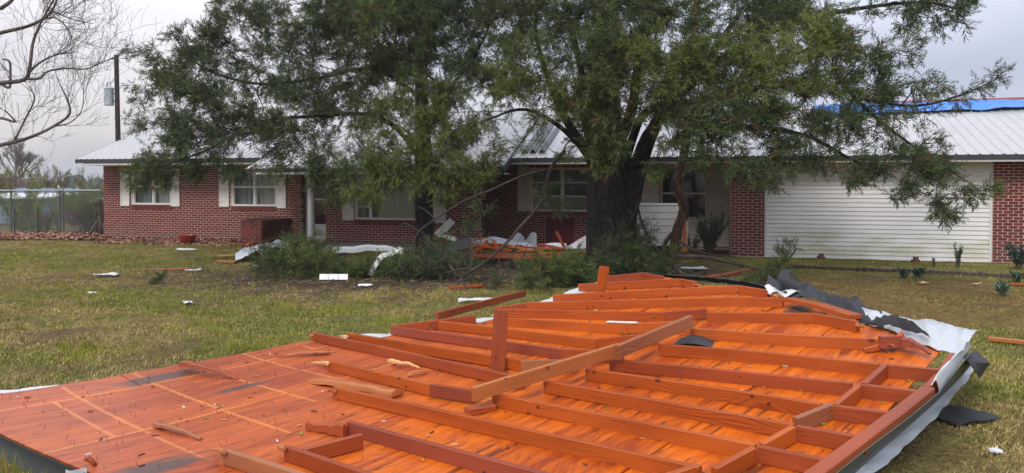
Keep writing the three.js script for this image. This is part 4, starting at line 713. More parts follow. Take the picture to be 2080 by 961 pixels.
cedar({ name: 'cedar_tree', label: 'left cedar tree with slim dark trunk in front of the curtained window', seed: 21, base: [862, 520], d: 18.5, top: 8.6, rad: 4.2, extra: 14,
  trunk: [[862, 530, 0.25], [862, 490, 0.20], [861, 400, 0.19], [860, 300, 0.17], [858, 180, 0.14], [856, 60, 0.13], [852, -120, 0.08], [850, -240, 0.03]],
  limbs: [{ p: [[858, 330], [800, 255, -1], [740, 232, -1.6], [640, 236, -2], [520, 250, -2.2], [430, 300, -2.4], [340, 335, -2.4]], r: [0.065, 0.012] }, { p: [[858, 200], [760, 140, -0.6], [640, 160, -1], [520, 170, -1.4], [400, 130, -1.6], [345, 60, -1.6]], r: [0.055, 0.01] }, { p: [[860, 300], [900, 200, -1], [960, 120, -1.6], [1000, 40, -2]], r: [0.06, 0.02] }],
  clumps: [
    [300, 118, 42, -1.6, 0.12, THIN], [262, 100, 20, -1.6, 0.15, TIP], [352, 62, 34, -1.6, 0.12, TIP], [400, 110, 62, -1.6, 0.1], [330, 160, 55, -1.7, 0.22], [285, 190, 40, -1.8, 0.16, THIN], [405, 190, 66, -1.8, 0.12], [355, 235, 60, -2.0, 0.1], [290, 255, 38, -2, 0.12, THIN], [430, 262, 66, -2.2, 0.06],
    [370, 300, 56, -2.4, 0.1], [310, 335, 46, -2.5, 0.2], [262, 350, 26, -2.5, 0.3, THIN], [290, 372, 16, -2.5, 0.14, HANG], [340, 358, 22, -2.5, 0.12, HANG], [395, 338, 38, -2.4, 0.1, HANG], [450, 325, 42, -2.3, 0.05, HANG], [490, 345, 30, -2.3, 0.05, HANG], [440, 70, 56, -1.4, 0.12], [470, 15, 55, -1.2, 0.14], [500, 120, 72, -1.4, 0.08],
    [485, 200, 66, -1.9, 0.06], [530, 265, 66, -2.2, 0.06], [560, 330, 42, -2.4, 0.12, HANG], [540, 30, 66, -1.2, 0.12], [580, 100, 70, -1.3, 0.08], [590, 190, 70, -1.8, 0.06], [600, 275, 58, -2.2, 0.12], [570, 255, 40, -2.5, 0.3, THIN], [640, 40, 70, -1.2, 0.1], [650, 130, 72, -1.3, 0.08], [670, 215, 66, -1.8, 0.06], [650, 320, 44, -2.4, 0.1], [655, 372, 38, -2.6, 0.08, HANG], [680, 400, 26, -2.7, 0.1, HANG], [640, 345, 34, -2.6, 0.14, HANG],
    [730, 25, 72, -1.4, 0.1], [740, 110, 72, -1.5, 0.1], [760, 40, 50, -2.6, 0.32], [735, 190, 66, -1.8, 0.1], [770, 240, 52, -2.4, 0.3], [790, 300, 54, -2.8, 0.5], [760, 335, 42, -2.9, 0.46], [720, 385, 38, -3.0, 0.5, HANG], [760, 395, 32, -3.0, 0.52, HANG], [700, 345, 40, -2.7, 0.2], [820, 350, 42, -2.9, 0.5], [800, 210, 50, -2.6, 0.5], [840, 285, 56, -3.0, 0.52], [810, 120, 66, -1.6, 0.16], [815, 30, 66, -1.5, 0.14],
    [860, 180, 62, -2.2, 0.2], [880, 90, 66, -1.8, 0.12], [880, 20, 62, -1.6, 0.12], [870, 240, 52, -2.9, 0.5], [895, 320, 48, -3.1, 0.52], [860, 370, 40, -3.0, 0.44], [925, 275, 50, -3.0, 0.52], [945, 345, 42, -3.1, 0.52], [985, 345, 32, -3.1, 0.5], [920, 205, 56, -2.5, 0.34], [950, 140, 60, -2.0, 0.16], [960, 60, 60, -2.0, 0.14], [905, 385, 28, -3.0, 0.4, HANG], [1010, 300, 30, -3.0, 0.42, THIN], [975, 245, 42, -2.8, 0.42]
  ] });
cedar({ name: 'cedar_tree', label: 'big right cedar tree with massive dark multi-stemmed trunk and torn limbs', seed: 37, base: [1243, 556], d: 15.3, top: 9.2, rad: 5.2, extra: 18,
  trunk: [[1243, 566, 0.52], [1243, 520, 0.44], [1241, 450, 0.41], [1238, 380, 0.39], [1233, 310, 0.33], [1229, 220, 0.29], [1230, 110, 0.24], [1234, -60, 0.17], [1238, -240, 0.09], [1240, -380, 0.03]],
  limbs: [{ p: [[1262, 470], [1284, 390], [1303, 322], [1334, 250, -0.2], [1380, 190, -0.5], [1440, 120, -0.8], [1500, 30, -1]], r: [0.22, 0.035] }, { p: [[1285, 350], [1322, 262, -0.6], [1390, 214, -1], [1480, 190, -1.5], [1580, 170, -2], [1690, 150, -2.4]], r: [0.11, 0.018] }, { p: [[1270, 330], [1310, 228, -0.9], [1360, 216, -1.2], [1420, 250, -1.6], [1520, 258, -2], [1640, 276, -2.4], [1740, 330, -2.6], [1800, 345, -2.6]], r: [0.09, 0.015] },
    { p: [[1222, 345], [1172, 282, -0.6], [1122, 185, -1], [1086, 70, -1.3]], r: [0.12, 0.03] }, { p: [[1206, 350], [1184, 305, -0.8], [1130, 252, -1.2], [1062, 222, -1.5], [985, 245, -1.8]], r: [0.07, 0.015] }, { p: [[1215, 330], [1190, 250, -0.8], [1180, 140, -1.2], [1150, 20, -1.4]], r: [0.10, 0.04] }, { p: [[1245, 320], [1285, 215, -0.8], [1300, 110, -1.2], [1330, 0, -1.4]], r: [0.12, 0.05] }, { p: [[1375, 200, -0.6], [1480, 110, -1], [1620, 45, -1.5], [1760, 15, -1.8], [1880, 5, -2], [1955, 20, -2]], r: [0.07, 0.012] }, { p: [[1740, 200, -2.2], [1860, 215, -2.5], [1960, 190, -2.6], [2045, 150, -2.7]], r: [0.03, 0.006] }, { p: [[1700, 160, -2.3], [1780, 240, -2.6], [1860, 300, -2.8], [1935, 350, -2.8], [1990, 385, -2.8]], r: [0.035, 0.007] }],
  clumps: [
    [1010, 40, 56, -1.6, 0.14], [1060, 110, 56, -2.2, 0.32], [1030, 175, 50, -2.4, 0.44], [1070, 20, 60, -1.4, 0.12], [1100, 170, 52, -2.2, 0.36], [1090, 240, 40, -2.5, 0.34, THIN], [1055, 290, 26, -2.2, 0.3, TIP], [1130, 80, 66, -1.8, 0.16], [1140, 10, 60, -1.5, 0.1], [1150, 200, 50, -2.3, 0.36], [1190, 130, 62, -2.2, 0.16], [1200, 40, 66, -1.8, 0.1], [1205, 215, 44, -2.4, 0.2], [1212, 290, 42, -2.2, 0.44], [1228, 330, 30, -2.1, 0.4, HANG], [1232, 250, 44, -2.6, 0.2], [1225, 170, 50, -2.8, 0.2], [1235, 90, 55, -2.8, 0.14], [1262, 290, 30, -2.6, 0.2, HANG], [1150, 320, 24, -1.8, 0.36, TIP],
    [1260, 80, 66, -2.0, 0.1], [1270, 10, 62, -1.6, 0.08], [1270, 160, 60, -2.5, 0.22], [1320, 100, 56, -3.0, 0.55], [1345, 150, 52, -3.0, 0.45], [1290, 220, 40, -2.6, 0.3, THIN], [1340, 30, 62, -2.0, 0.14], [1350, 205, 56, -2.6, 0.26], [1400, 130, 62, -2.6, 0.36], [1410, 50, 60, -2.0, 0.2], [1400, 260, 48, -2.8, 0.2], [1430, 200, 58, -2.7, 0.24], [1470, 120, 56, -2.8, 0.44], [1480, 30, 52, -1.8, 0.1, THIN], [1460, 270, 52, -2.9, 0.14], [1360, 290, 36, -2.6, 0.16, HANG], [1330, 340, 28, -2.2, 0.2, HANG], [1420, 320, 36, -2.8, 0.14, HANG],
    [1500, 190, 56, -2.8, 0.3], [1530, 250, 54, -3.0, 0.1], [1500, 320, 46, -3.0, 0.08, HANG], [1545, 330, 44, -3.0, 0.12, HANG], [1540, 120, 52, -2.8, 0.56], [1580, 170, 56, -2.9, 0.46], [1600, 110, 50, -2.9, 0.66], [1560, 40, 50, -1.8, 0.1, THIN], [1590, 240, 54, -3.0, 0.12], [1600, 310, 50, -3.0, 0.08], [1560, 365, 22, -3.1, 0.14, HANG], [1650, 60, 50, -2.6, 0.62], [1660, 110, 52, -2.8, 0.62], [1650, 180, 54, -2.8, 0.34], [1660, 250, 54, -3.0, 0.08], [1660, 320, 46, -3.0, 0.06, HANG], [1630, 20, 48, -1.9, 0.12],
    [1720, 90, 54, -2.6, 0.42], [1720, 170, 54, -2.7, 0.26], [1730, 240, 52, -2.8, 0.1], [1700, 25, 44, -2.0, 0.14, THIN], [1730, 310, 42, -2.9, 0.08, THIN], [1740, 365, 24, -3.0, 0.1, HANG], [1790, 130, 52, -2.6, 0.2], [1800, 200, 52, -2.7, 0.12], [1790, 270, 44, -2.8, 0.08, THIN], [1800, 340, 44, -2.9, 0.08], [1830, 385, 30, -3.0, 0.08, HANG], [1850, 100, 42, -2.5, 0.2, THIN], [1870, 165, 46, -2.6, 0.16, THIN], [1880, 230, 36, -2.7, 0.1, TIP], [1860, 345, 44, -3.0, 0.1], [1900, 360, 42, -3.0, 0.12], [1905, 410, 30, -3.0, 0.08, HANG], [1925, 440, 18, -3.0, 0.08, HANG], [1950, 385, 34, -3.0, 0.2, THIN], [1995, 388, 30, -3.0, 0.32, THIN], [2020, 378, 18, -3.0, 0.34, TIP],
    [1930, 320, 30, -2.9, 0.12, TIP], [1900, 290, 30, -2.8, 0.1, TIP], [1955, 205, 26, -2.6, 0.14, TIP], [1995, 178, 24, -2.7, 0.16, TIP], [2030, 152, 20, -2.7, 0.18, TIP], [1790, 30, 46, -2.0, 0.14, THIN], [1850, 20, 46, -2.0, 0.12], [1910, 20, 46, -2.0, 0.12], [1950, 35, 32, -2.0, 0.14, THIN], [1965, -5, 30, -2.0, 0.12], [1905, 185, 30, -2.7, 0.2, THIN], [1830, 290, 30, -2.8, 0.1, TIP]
  ] });

// broken limbs
function bough(name, label, base, o) {
  const t = thing(name, label, 'branch', base), R = rng(o.seed), F = new Foliage();
  for (const l of o.wood || []) { const P = curve(l.p, 16); part(t, 'limb', tube(P, P.map((_, i) => mix(l.r[0], l.r[1], i / 16) * (0.9 + 0.2 * R())), 8), l.m || greyBark); }
  for (const [c, r, tone, op, out] of o.clumps || []) F.clump(c, r, out || V(R() - 0.5, 0.35, 0.2).normalize(), tone, R, op || {});
  for (const [p, d, len] of o.twigs || []) F.twigs.push(limb([p, p.clone().addScaledVector(d, len * 0.5).add(V((R() - 0.5) * 0.1, -0.04, (R() - 0.5) * 0.1)), p.clone().addScaledVector(d, len)], 0.011, 0.004, 5, 3));
  if (F.items.length) F.build(t, 'foliage'); else if (F.twigs.length) part(t, 'twigs', F.twigs, o.tm || twigBark).userData.kind = 'stuff';
  return t;
}
const A = (px, py, d) => at(px, py, d);
{
  const redBark = std(0.17, 0.105, 0.088, 0.95, { map: barkTex });
  let t = bough('hanging_limb', 'thick torn limb hanging down in front of the white siding', onGround(1358, 548), { seed: 5, wood: [
    { p: [A(1396, 235, 14.4), A(1393, 300, 14.4), A(1380, 345, 14.5), A(1379, 385, 14.5), A(1390, 425, 14.5), A(1376, 470, 14.6), A(1366, 520, 14.7), A(1356, 552, 14.8)], r: [0.075, 0.12], m: redBark }, { p: [A(1372, 470, 14.6), A(1352, 492, 14.6), A(1345, 530, 14.7), A(1338, 545, 14.8)], r: [0.05, 0.03], m: redBark }],
    twigs: [[A(1372, 400, 14.5), V(-0.15, 0.98, 0.1), 0.32]], tm: greyBark });
  part(t, 'torn_wood', [splinter(A(1388, 430, 14.42), A(1390, 512, 14.5), 0.05, 0.03, 0.11, 0.05, 0.03, 3), splinter(A(1368, 385, 14.35), A(1394, 460, 14.45), 0.012, 0.01, 0.02, 0.012, 0.02, 5)], wood.tan, 'torn orange yellow wood along the limb');
  bough('fallen_limb', 'bare bent limb reaching from the big trunk down to the lumber pile', onGround(940, 590), { seed: 8, wood: [{ p: [A(1148, 306, 14.2), A(1122, 336, 14.1), A(1107, 380, 14.0), A(1094, 418, 14.0), A(1056, 462, 13.8), A(1018, 505, 13.6), A(968, 545, 13.4), A(938, 562, 13.2), A(928, 590, 13.0)], r: [0.038, 0.022] }, { p: [A(962, 547, 13.4), A(930, 548, 13.5), A(900, 556, 13.6)], r: [0.025, 0.01] }],
    clumps: [[A(1108, 380, 14.0), 0.28, 0.05, TIP], [A(1132, 420, 14.1), 0.3, 0.08, TIP]], twigs: [[A(1094, 418, 14), V(-0.7, 0.1, 0.2), 0.5], [A(938, 562, 13.2), V(-0.3, -0.5, 0.4), 0.35]] });
  bough('fallen_limb', 'long thin bare branch running down to the left past the curtained window', onGround(820, 560), { seed: 9, wood: [{ p: [A(1112, 345, 14.6), A(1060, 358, 14.7), A(1000, 385, 14.9), A(940, 410, 15.1), A(885, 445, 15.2), A(852, 470, 15.2), A(838, 500, 15.1), A(828, 540, 15.0)], r: [0.026, 0.016] }, { p: [A(885, 445, 15.2), A(860, 425, 15.3), A(845, 418, 15.3)], r: [0.02, 0.008] }, { p: [A(850, 470, 15.2), A(820, 455, 15.3), A(790, 500, 15.3)], r: [0.018, 0.008] }],
    clumps: [[A(975, 420, 15.0), 0.3, 0.04, TIP], [A(960, 465, 15.0), 0.4, 0.06, { n: 0.8, dens: 0.6, size: 0.18 }]] });
  bough('fallen_limb', 'bare crooked branch sweeping right over the lawn behind the roof section', onGround(1480, 560), { seed: 10, wood: [{ p: [A(1375, 520, 13.8), A(1430, 522, 13.6), A(1490, 535, 13.4), A(1560, 548, 13.2), A(1600, 528, 13.1), A(1618, 505, 13.1)], r: [0.04, 0.012] }, { p: [A(1376, 488, 14.1), A(1410, 508, 14), A(1460, 519, 13.9), A(1502, 512, 13.9)], r: [0.03, 0.01] }, { p: [A(1430, 522, 13.6), A(1460, 552, 13.4), A(1500, 578, 13.2)], r: [0.02, 0.008] }, { p: [A(1370, 540, 13.6), A(1395, 560, 13.3), A(1420, 562, 13.2)], r: [0.03, 0.02] }],
    clumps: [[A(1568, 552, 13.1), 0.38, 0.16, { n: 0.9, size: 0.2 }], [A(1545, 572, 13.0), 0.3, 0.2, { n: 0.8, size: 0.2 }], [A(1602, 508, 13.1), 0.2, 0.1, TIP], [A(1590, 560, 13.0), 0.34, 0.14, { n: 0.7, size: 0.2 }]] });
  const low = { droop: 0.15, size: 0.24, dens: 1.1 };
  const gp = (px, py, up) => { const p = onGround(px, py); p.y += up; return p; };
  bough('fallen_bough', 'green cedar bough lying on the lawn before the porch column', gp(610, 566, 0), { seed: 61, wood: [{ p: [gp(700, 545, 0.3), gp(640, 556, 0.25), gp(560, 566, 0.12)], r: [0.035, 0.01] }], clumps: [[gp(560, 566, 0.20), 0.38, 0.22, low], [gp(610, 566, 0.26), 0.45, 0.3, low], [gp(600, 548, 0.42), 0.4, 0.28, low], [gp(650, 565, 0.24), 0.42, 0.26, low], [gp(640, 545, 0.40), 0.4, 0.2, low], [gp(540, 548, 0.25), 0.35, 0.1, low], [gp(585, 530, 0.45), 0.3, 0.18, THIN]] });
  bough('fallen_bough', 'green cedar bough lying below the white gutter piece', gp(740, 568, 0), { seed: 62, wood: [{ p: [gp(690, 540, 0.5), gp(650, 555, 0.3)], r: [0.02, 0.01] }], clumps: [[gp(700, 564, 0.16), 0.34, 0.2, low], [gp(740, 564, 0.14), 0.34, 0.3, low], [gp(765, 560, 0.12), 0.3, 0.2, low], [gp(800, 566, 0.22), 0.36, 0.2, low]] });
  const grey = { droop: 0.5, size: 0.2, dens: 0.75, thick: 0.008 };
  bough('fallen_bough', 'grey green twiggy cedar bough heaped around the slim trunk', gp(850, 575, 0), { seed: 63, wood: [{ p: [gp(930, 575, 0.1), gp(880, 560, 0.6), A(852, 488, 14.6)], r: [0.03, 0.012] }], clumps: [[gp(830, 572, 0.28), 0.42, 0.10, grey], [gp(870, 570, 0.28), 0.44, 0.07, grey], [A(850, 515, 14.6), 0.34, 0.05, grey], [A(880, 535, 14.4), 0.42, 0.06, grey], [gp(905, 565, 0.4), 0.5, 0.05, grey], [A(815, 540, 14.6), 0.34, 0.1, grey], [A(905, 530, 15), 0.3, 0.05, grey]], twigs: [[gp(860, 590, 0.02), V(0.9, 0.25, 0.1), 0.9], [gp(800, 590, 0.02), V(0.8, 0.3, -0.1), 0.6], [gp(945, 590, 0.05), V(-0.3, 0.9, 0), 0.5]] });
  bough('fallen_bough', 'yellow green cedar bough left of the massive trunk', gp(1130, 588, 0), { seed: 64, clumps: [[gp(1120, 585, 0.26), 0.38, 0.34, low], [gp(1160, 580, 0.28), 0.38, 0.3, low], [gp(1090, 590, 0.28), 0.36, 0.26, low], [A(1150, 545, 13.6), 0.34, 0.3, low], [A(1180, 552, 13.4), 0.32, 0.22, low]], wood: [{ p: [gp(1180, 575, 0.2), gp(1130, 580, 0.3), gp(1080, 592, 0.12)], r: [0.03, 0.01] }] });
  bough('fallen_bough', 'hanging bundle of bare broken twigs against the massive trunk', gp(1270, 560, 0), { seed: 65, clumps: [[A(1270, 470, 14.3), 0.42, 0.06, { droop: 1.2, size: 0.16, dens: 0.35, thick: 0.009, n: 1.6 }], [A(1245, 520, 14.2), 0.5, 0.08, { droop: 1.0, size: 0.2, dens: 0.6, thick: 0.008, n: 1.3 }], [A(1300, 470, 14.4), 0.4, 0.05, { droop: 0.9, size: 0.18, dens: 0.6, thick: 0.007 }], [A(1290, 520, 14.2), 0.5, 0.12, low], [A(1325, 535, 14.0), 0.45, 0.16, low], [A(1210, 545, 14.0), 0.4, 0.12, low], [A(1350, 555, 13.9), 0.35, 0.16, low]], wood: [{ p: [A(1302, 400, 14.6), A(1285, 440, 14.4), A(1255, 480, 14.2), A(1215, 520, 14.1)], r: [0.03, 0.012] }, { p: [A(1293, 415, 14.5), A(1305, 455, 14.3), A(1325, 495, 14.1), A(1350, 520, 14.0)], r: [0.03, 0.015] }] });
  { const R2 = rng(444), tg = []; for (let i = 0; i < 34; i++) { const p = A(mix(905, 1075, R2()), mix(530, 592, R2()), 13.7 + 0.5 * R2()); p.y = Math.max(0.02, p.y); tg.push([p, V(R2() - 0.5, (R2() - 0.3) * 0.6, (R2() - 0.5) * 0.5).normalize(), 0.35 + 0.7 * R2()]); }
    bough('brush_tangle', 'tangle of bare broken twigs on the dirt before the lumber pile', gp(990, 590, 0), { seed: 67, twigs: tg, clumps: [[gp(1010, 588, 0.16), 0.3, 0.05, { size: 0.16, dens: 0.5, n: 0.7 }], [gp(960, 575, 0.3), 0.35, 0.04, { size: 0.16, dens: 0.5, n: 0.8 }]], tm: greyBark }); }
  bough('fallen_twig', 'small green cedar sprig standing in the left lawn', gp(320, 578, 0), { seed: 66, clumps: [[gp(320, 577, 0.12), 0.17, 0.14, { size: 0.14, dens: 1.4 }]] });
}
// leafless tree whose trunk stands left of the frame
{
  const t = thing('bare_tree', 'leafless tree reaching pale branches in from the left edge', 'tree', V(-9.4, 0, -11)), R = rng(71), D = 11;
  const bm = std(0.23, 0.20, 0.185, 0.9, { map: barkTex });
  const tp = [V(-9.4, -0.05, -11), V(-9.35, 1.2, -11), V(-9.25, 2.4, -11), V(-9.3, 4, -11), V(-9.4, 6.5, -11.1)]; const TP = curve(tp, 24); part(t, 'trunk', tube(TP, TP.map((_, i) => mix(0.24, 0.07, i / 24)), 14, fluted(2)), bm);
  const twigs = [];
  const grow2 = (p, d, len, r, lev) => { const n = 5, pts = [p.clone()], dd = d.clone(); let q = p.clone(); for (let i = 0; i < n; i++) { dd.add(V((R() - 0.5) * 0.55, (R() - 0.42) * 0.5, (R() - 0.5) * 0.4)).normalize(); q = q.clone().addScaledVector(dd, len / n); pts.push(q); } twigs.push(tube(pts, pts.map((_, i) => Math.max(0.0016, r * (1 - 0.7 * i / n))), 4)); if (lev > 0) for (let k = 0; k < 4; k++) { const i = 1 + Math.floor(R() * n); grow2(pts[i], dd.clone().add(V((R() - 0.5) * 2, (R() - 0.35) * 2, (R() - 0.5) * 1.4)).normalize(), len * (0.45 + 0.3 * R()), r * 0.55, lev - 1); } };
  const L2 = (list, r0, r1, tw) => { const P = curve(list.map(q => Array.isArray(q) ? at(q[0], q[1], D + (q[2] || 0)) : q), 24); part(t, 'limb', tube(P, P.map((_, i) => mix(r0, r1, i / 24)), 8), bm); for (let k = 0; k < tw; k++) { const i = 4 + Math.floor(R() * 20), d = P[Math.min(24, i + 1)].clone().sub(P[i - 1]).normalize(); grow2(P[i], d.add(V((R() - 0.5) * 1.6, (R() - 0.35) * 1.8, (R() - 0.5))).normalize(), 0.3 + R() * 0.55, 0.0045, 2); } };
  L2([V(-9.28, 3.3, -11), [-120, 100], [0, 67], [60, 52], [84, 40], [105, 22], [122, -20]], 0.036, 0.012, 9);
  L2([V(-9.25, 2.7, -11), [-110, 190], [0, 169], [52, 160], [60, 138], [66, 90], [80, 52], [112, -6]], 0.042, 0.011, 9);
  L2([[57, 148], [80, 128], [112, 112], [150, 106]], 0.020, 0.008, 5); L2([[52, 160], [80, 159], [95, 146], [130, 139], [175, 140], [205, 128], [232, 118]], 0.020, 0.005, 8);
  L2([V(-9.3, 1.7, -11), [-110, 320], [0, 295], [55, 281], [106, 258], [142, 230], [135, 200], [122, 172]], 0.036, 0.008, 10); L2([[28, 288], [52, 240], [70, 198], [58, 175]], 0.016, 0.006, 6); L2([[0, 169], [18, 178], [21, 150], [18, 124], [6, 120]], 0.02, 0.012, 3); L2([[-40, 250], [0, 240], [30, 247], [10, 224]], 0.025, 0.01, 5); L2([[84, 40], [110, 36], [135, 55], [150, 90]], 0.014, 0.005, 6); L2([[105, 22], [150, 40], [190, 48]], 0.012, 0.004, 5); L2([[0, 18], [20, 4], [40, -20]], 0.03, 0.02, 4); L2([[112, 256], [140, 250], [165, 225], [170, 180]], 0.012, 0.004, 6);
  part(t, 'twigs', twigs, bm).userData.kind = 'stuff';
}

// ---------------------------------------------------------------- left background
{
  const wire = std(0.30, 0.32, 0.34, 0.5, { metalness: 0.6 }), post = std(0.10, 0.105, 0.11, 0.55, { metalness: 0.4 }), darkPost = std(0.04, 0.042, 0.045, 0.7), oldWood = std(0.15, 0.125, 0.11, 0.95, { map: barkTex });
  const D = 24.6, yTop = at(100, 387, D).y, xa = at(-160, 400, D).x, xb = at(204, 400, D).x;
  const f = thing('chain_link_fence', 'chain link fence with grey top rail left of the house', 'fence', V((xa + xb) / 2, 0, -D));
  for (const px of [-120, 22, 121, 128]) { const p = at(px, 400, D); part(f, 'post', tube([V(p.x, -0.05, -D), V(p.x, yTop + 0.03, -D)], [0.026, 0.026], 10), post); }
  for (const px of [31, 78]) { const p = at(px, 400, D); part(f, 'post', tube([V(p.x, -0.05, -D + 0.06), V(p.x, yTop - 0.55, -D + 0.06)], [0.022, 0.022], 8), darkPost, 'short dark fence post'); }
  part(f, 'top_rail', tube([V(xa, yTop, -D), V(xb, yTop, -D)], [0.026, 0.026], 10), wire);
  const ws = []; for (let x = xa - yTop; x < xb; x += 0.085) for (const s of [1, -1]) { let x0 = s > 0 ? x : x + yTop, x1 = s > 0 ? x + yTop : x, y0 = 0, y1 = yTop; const cl = (X) => (X - x0) / (x1 - x0); let t0 = 0, t1 = 1; for (const X of [xa, xb]) { const t = cl(X); if (t > 0 && t < 1) { if ((X === xa) === (s > 0)) t0 = t; else t1 = t; } } const lo = Math.min(x0, x1), hi = Math.max(x0, x1); if (hi < xa || lo > xb) continue; ws.push(tube([V(mix(x0, x1, t0), mix(y0, y1, t0), -D + 0.03 * s * 0.1), V(mix(x0, x1, t1), mix(y0, y1, t1), -D + 0.03 * s * 0.1)], [0.0022, 0.0022], 3)); }
  part(f, 'wire_mesh', ws, wire).userData.kind = 'stuff';
  const wp = (name, label, px, d, y0, y1, r, lean = 0) => { const p = at(px, 440, d); solo(name, label, 'post', tube([V(p.x, y0, -d), V(p.x + lean, y1, -d)], [r * 1.05, r], 9, fluted(1)), oldWood, 'weathered wooden posts at the house corner'); };
  wp('wooden_post', 'weathered wooden post nearest the left corner of the house', 203, 23.9, -0.05, 1.25, 0.07); wp('wooden_post', 'weathered wooden post between the chain link fence and its twin by the house', 196, 24.2, -0.05, 1.12, 0.055);
  solo('old_board', 'dark weathered board leaning against the wooden posts', 'board', board([V(at(183, 487, 24).x, 0.06, -23.9), V(at(196, 460, 24).x, 0.55, -24.1)], 0.12, 0.04), oldWood);
  // shed
  const sd = 33, sx = at(-60, 420, sd).x, sx1 = at(84, 420, sd).x, sy = at(40, 402, sd).y, gy = groundY(0, -sd), s = thing('metal_shed', 'low blue grey metal shed with white roof behind the fence', 'shed', V((sx + sx1) / 2, gy, -sd - 1.5));
  const blue = std(0.22, 0.28, 0.36, 0.6, { map: noiseGrey }); const pr = []; for (let x = 0; x < sx1 - sx; x += 0.2) pr.push([x, 0], [x + 0.14, 0], [x + 0.155, 0.02], [x + 0.185, 0.02]); pr.push([sx1 - sx, 0], [sx1 - sx, -0.04], [0, -0.04]);
  part(s, 'wall', sweep(pr.reverse(), [{ p: V(sx, gy - 0.1, -sd), r: V(1, 0, 0), u: V(0, 0, 1) }, { p: V(sx, sy, -sd), r: V(1, 0, 0), u: V(0, 0, 1) }]), blue); part(s, 'wall', [boxg(sx1 - 0.04, sx1, gy - 0.1, sy, -sd - 3, -sd - 0.05), boxg(sx, sx1, gy - 0.1, sy + 0.4, -sd - 3.05, -sd - 3)], blue);
  part(s, 'roof', sheet((u, v) => V(mix(sx - 0.3, sx1 + 0.25, u), sy + 0.02 + v * 0.16, -sd + 0.35 - v * 3.6), 3, 2, 0.06), std(0.72, 0.74, 0.76, 0.45, { map: noiseGrey }));
  // vine over the shed, bushes, leafless brush
  const plantThing = (name, label, cat, base, fn, tm, fm) => { const t = thing(name, label, cat, base), F = new Foliage(); fn(F); if (F.items.length) F.build(t, 'foliage'); else if (F.twigs.length) part(t, 'stems', F.twigs, tm || twigBark); return t; };
  const bush = (name, label, px, d, w, h, tone, n, seed, sz = 0.3) => { const g = at(px, 400, d), base = V(g.x, groundY(0, -d), -d), R = rng(seed); plantThing(name, label, 'bush', base, F => { for (let i = 0; i < n; i++) { const a = R() * 6.28, q = V(base.x + Math.cos(a) * w * 0.3 * R(), base.y + 0.05, base.z + Math.sin(a) * w * 0.3 * R()), d2 = V(Math.cos(a) * w * 0.6 / h, 1, Math.sin(a) * w * 0.4 / h).add(V((R() - 0.5) * 0.5, 0, 0)); F.plume(q, d2, h * (0.7 + 0.4 * R()), tone, R, { size: sz, droop: 0.35, dens: 0.8, thick: 0.012, bare: 0.15 }); } }); };
  bush('green_bush', 'loose green bush behind the fence beside the house corner', 178, 27.5, 1.5, 1.7, 0.6, 62, 301); bush('vine', 'green leafy vine growing over the shed roof edge', 38, 32.4, 1.3, 2.1, 0.9, 24, 302, 0.26); bush('green_bush', 'small dull bush at the foot of the fence', 60, 26, 1.1, 0.6, 0.35, 12, 303);
  const brush = (label, px, d, w, h, n, seed, col, leafy) => { const g = at(px, 400, d), base = V(g.x, groundY(0, -d), -d), R = rng(seed), t = thing('brush', label, 'bush', base), tw = []; const F = new Foliage();
    const rec = (p, dir, len, r, lev) => { const q = p.clone().addScaledVector(dir, len * 0.5).add(V((R() - 0.5) * 0.1 * len, 0, (R() - 0.5) * 0.1 * len)), e = p.clone().addScaledVector(dir, len); tw.push(tube([p, q, e], [r, r * 0.8, r * 0.6], 4)); if (lev > 0) for (let k = 0; k < 4; k++) rec(p.clone().lerp(e, 0.45 + 0.55 * R()), dir.clone().add(V((R() - 0.5) * 1.3, (R() - 0.3) * 0.7, (R() - 0.5) * 1.3)).normalize(), len * (0.5 + 0.2 * R()), r * 0.55, lev - 1); else if (leafy && R() < leafy) F.sprig(e, dir, 0.5, 0.35 + 0.4 * R(), R); };
    for (let i = 0; i < n; i++) rec(V(base.x + (R() - 0.5) * w, base.y, base.z + (R() - 0.5) * w * 0.6), V((R() - 0.5) * 0.5, 1, (R() - 0.5) * 0.4).normalize(), h * 0.45, 0.045, 3);
    part(t, 'stems', tw, std(...col, 0.95)).userData.kind = 'stuff'; if (F.items.length) F.build(t, 'foliage'); };
  brush('brown leafless brush with yellow green leaves behind the shed', 40, 40, 6.5, 3.0, 26, 311, [0.19, 0.125, 0.10], 0.07); brush('dark brown leafless thicket between the shed and the far hill', 100, 48, 5, 1.7, 9, 312, [0.12, 0.09, 0.085], 0.12); brush('reddish brown brush at the left end of the fence', 0, 28, 3.5, 0.9, 12, 313, [0.17, 0.10, 0.08], 0); brush('reddish brown weeds behind the middle of the fence', 105, 27, 2.4, 0.9, 12, 314, [0.16, 0.095, 0.075], 0.05);
  { const g = at(28, 380, 60), base = V(g.x, groundY(0, -60), -60), R = rng(315), t = thing('bare_tree', 'small rounded leafless tree far behind the shed', 'tree', base), tw = []; const rec = (p, dir, len, r, lev) => { const e = p.clone().addScaledVector(dir, len); tw.push(tube([p, e], [r, r * 0.7], 4)); if (lev > 0) for (let k = 0; k < 5; k++) rec(p.clone().lerp(e, 0.5 + 0.5 * R()), dir.clone().add(V((R() - 0.5) * 1.2, (R() - 0.25) * 0.8, (R() - 0.5) * 1.2)).normalize(), len * 0.58, r * 0.55, lev - 1); };
    const b2 = base.clone(); part(t, 'trunk', tube([b2, b2.clone().add(V(0.1, 3.2, 0))], [0.14, 0.1], 7), bark); for (let k = 0; k < 6; k++) rec(base.clone().add(V(0.08, 2.0 + k * 0.22, 0)), V((R() - 0.5) * 1.4, 1, (R() - 0.5)).normalize(), 1.7, 0.06, 4); part(t, 'crown', tw, std(0.22, 0.175, 0.16, 0.95)).userData.kind = 'stuff'; }
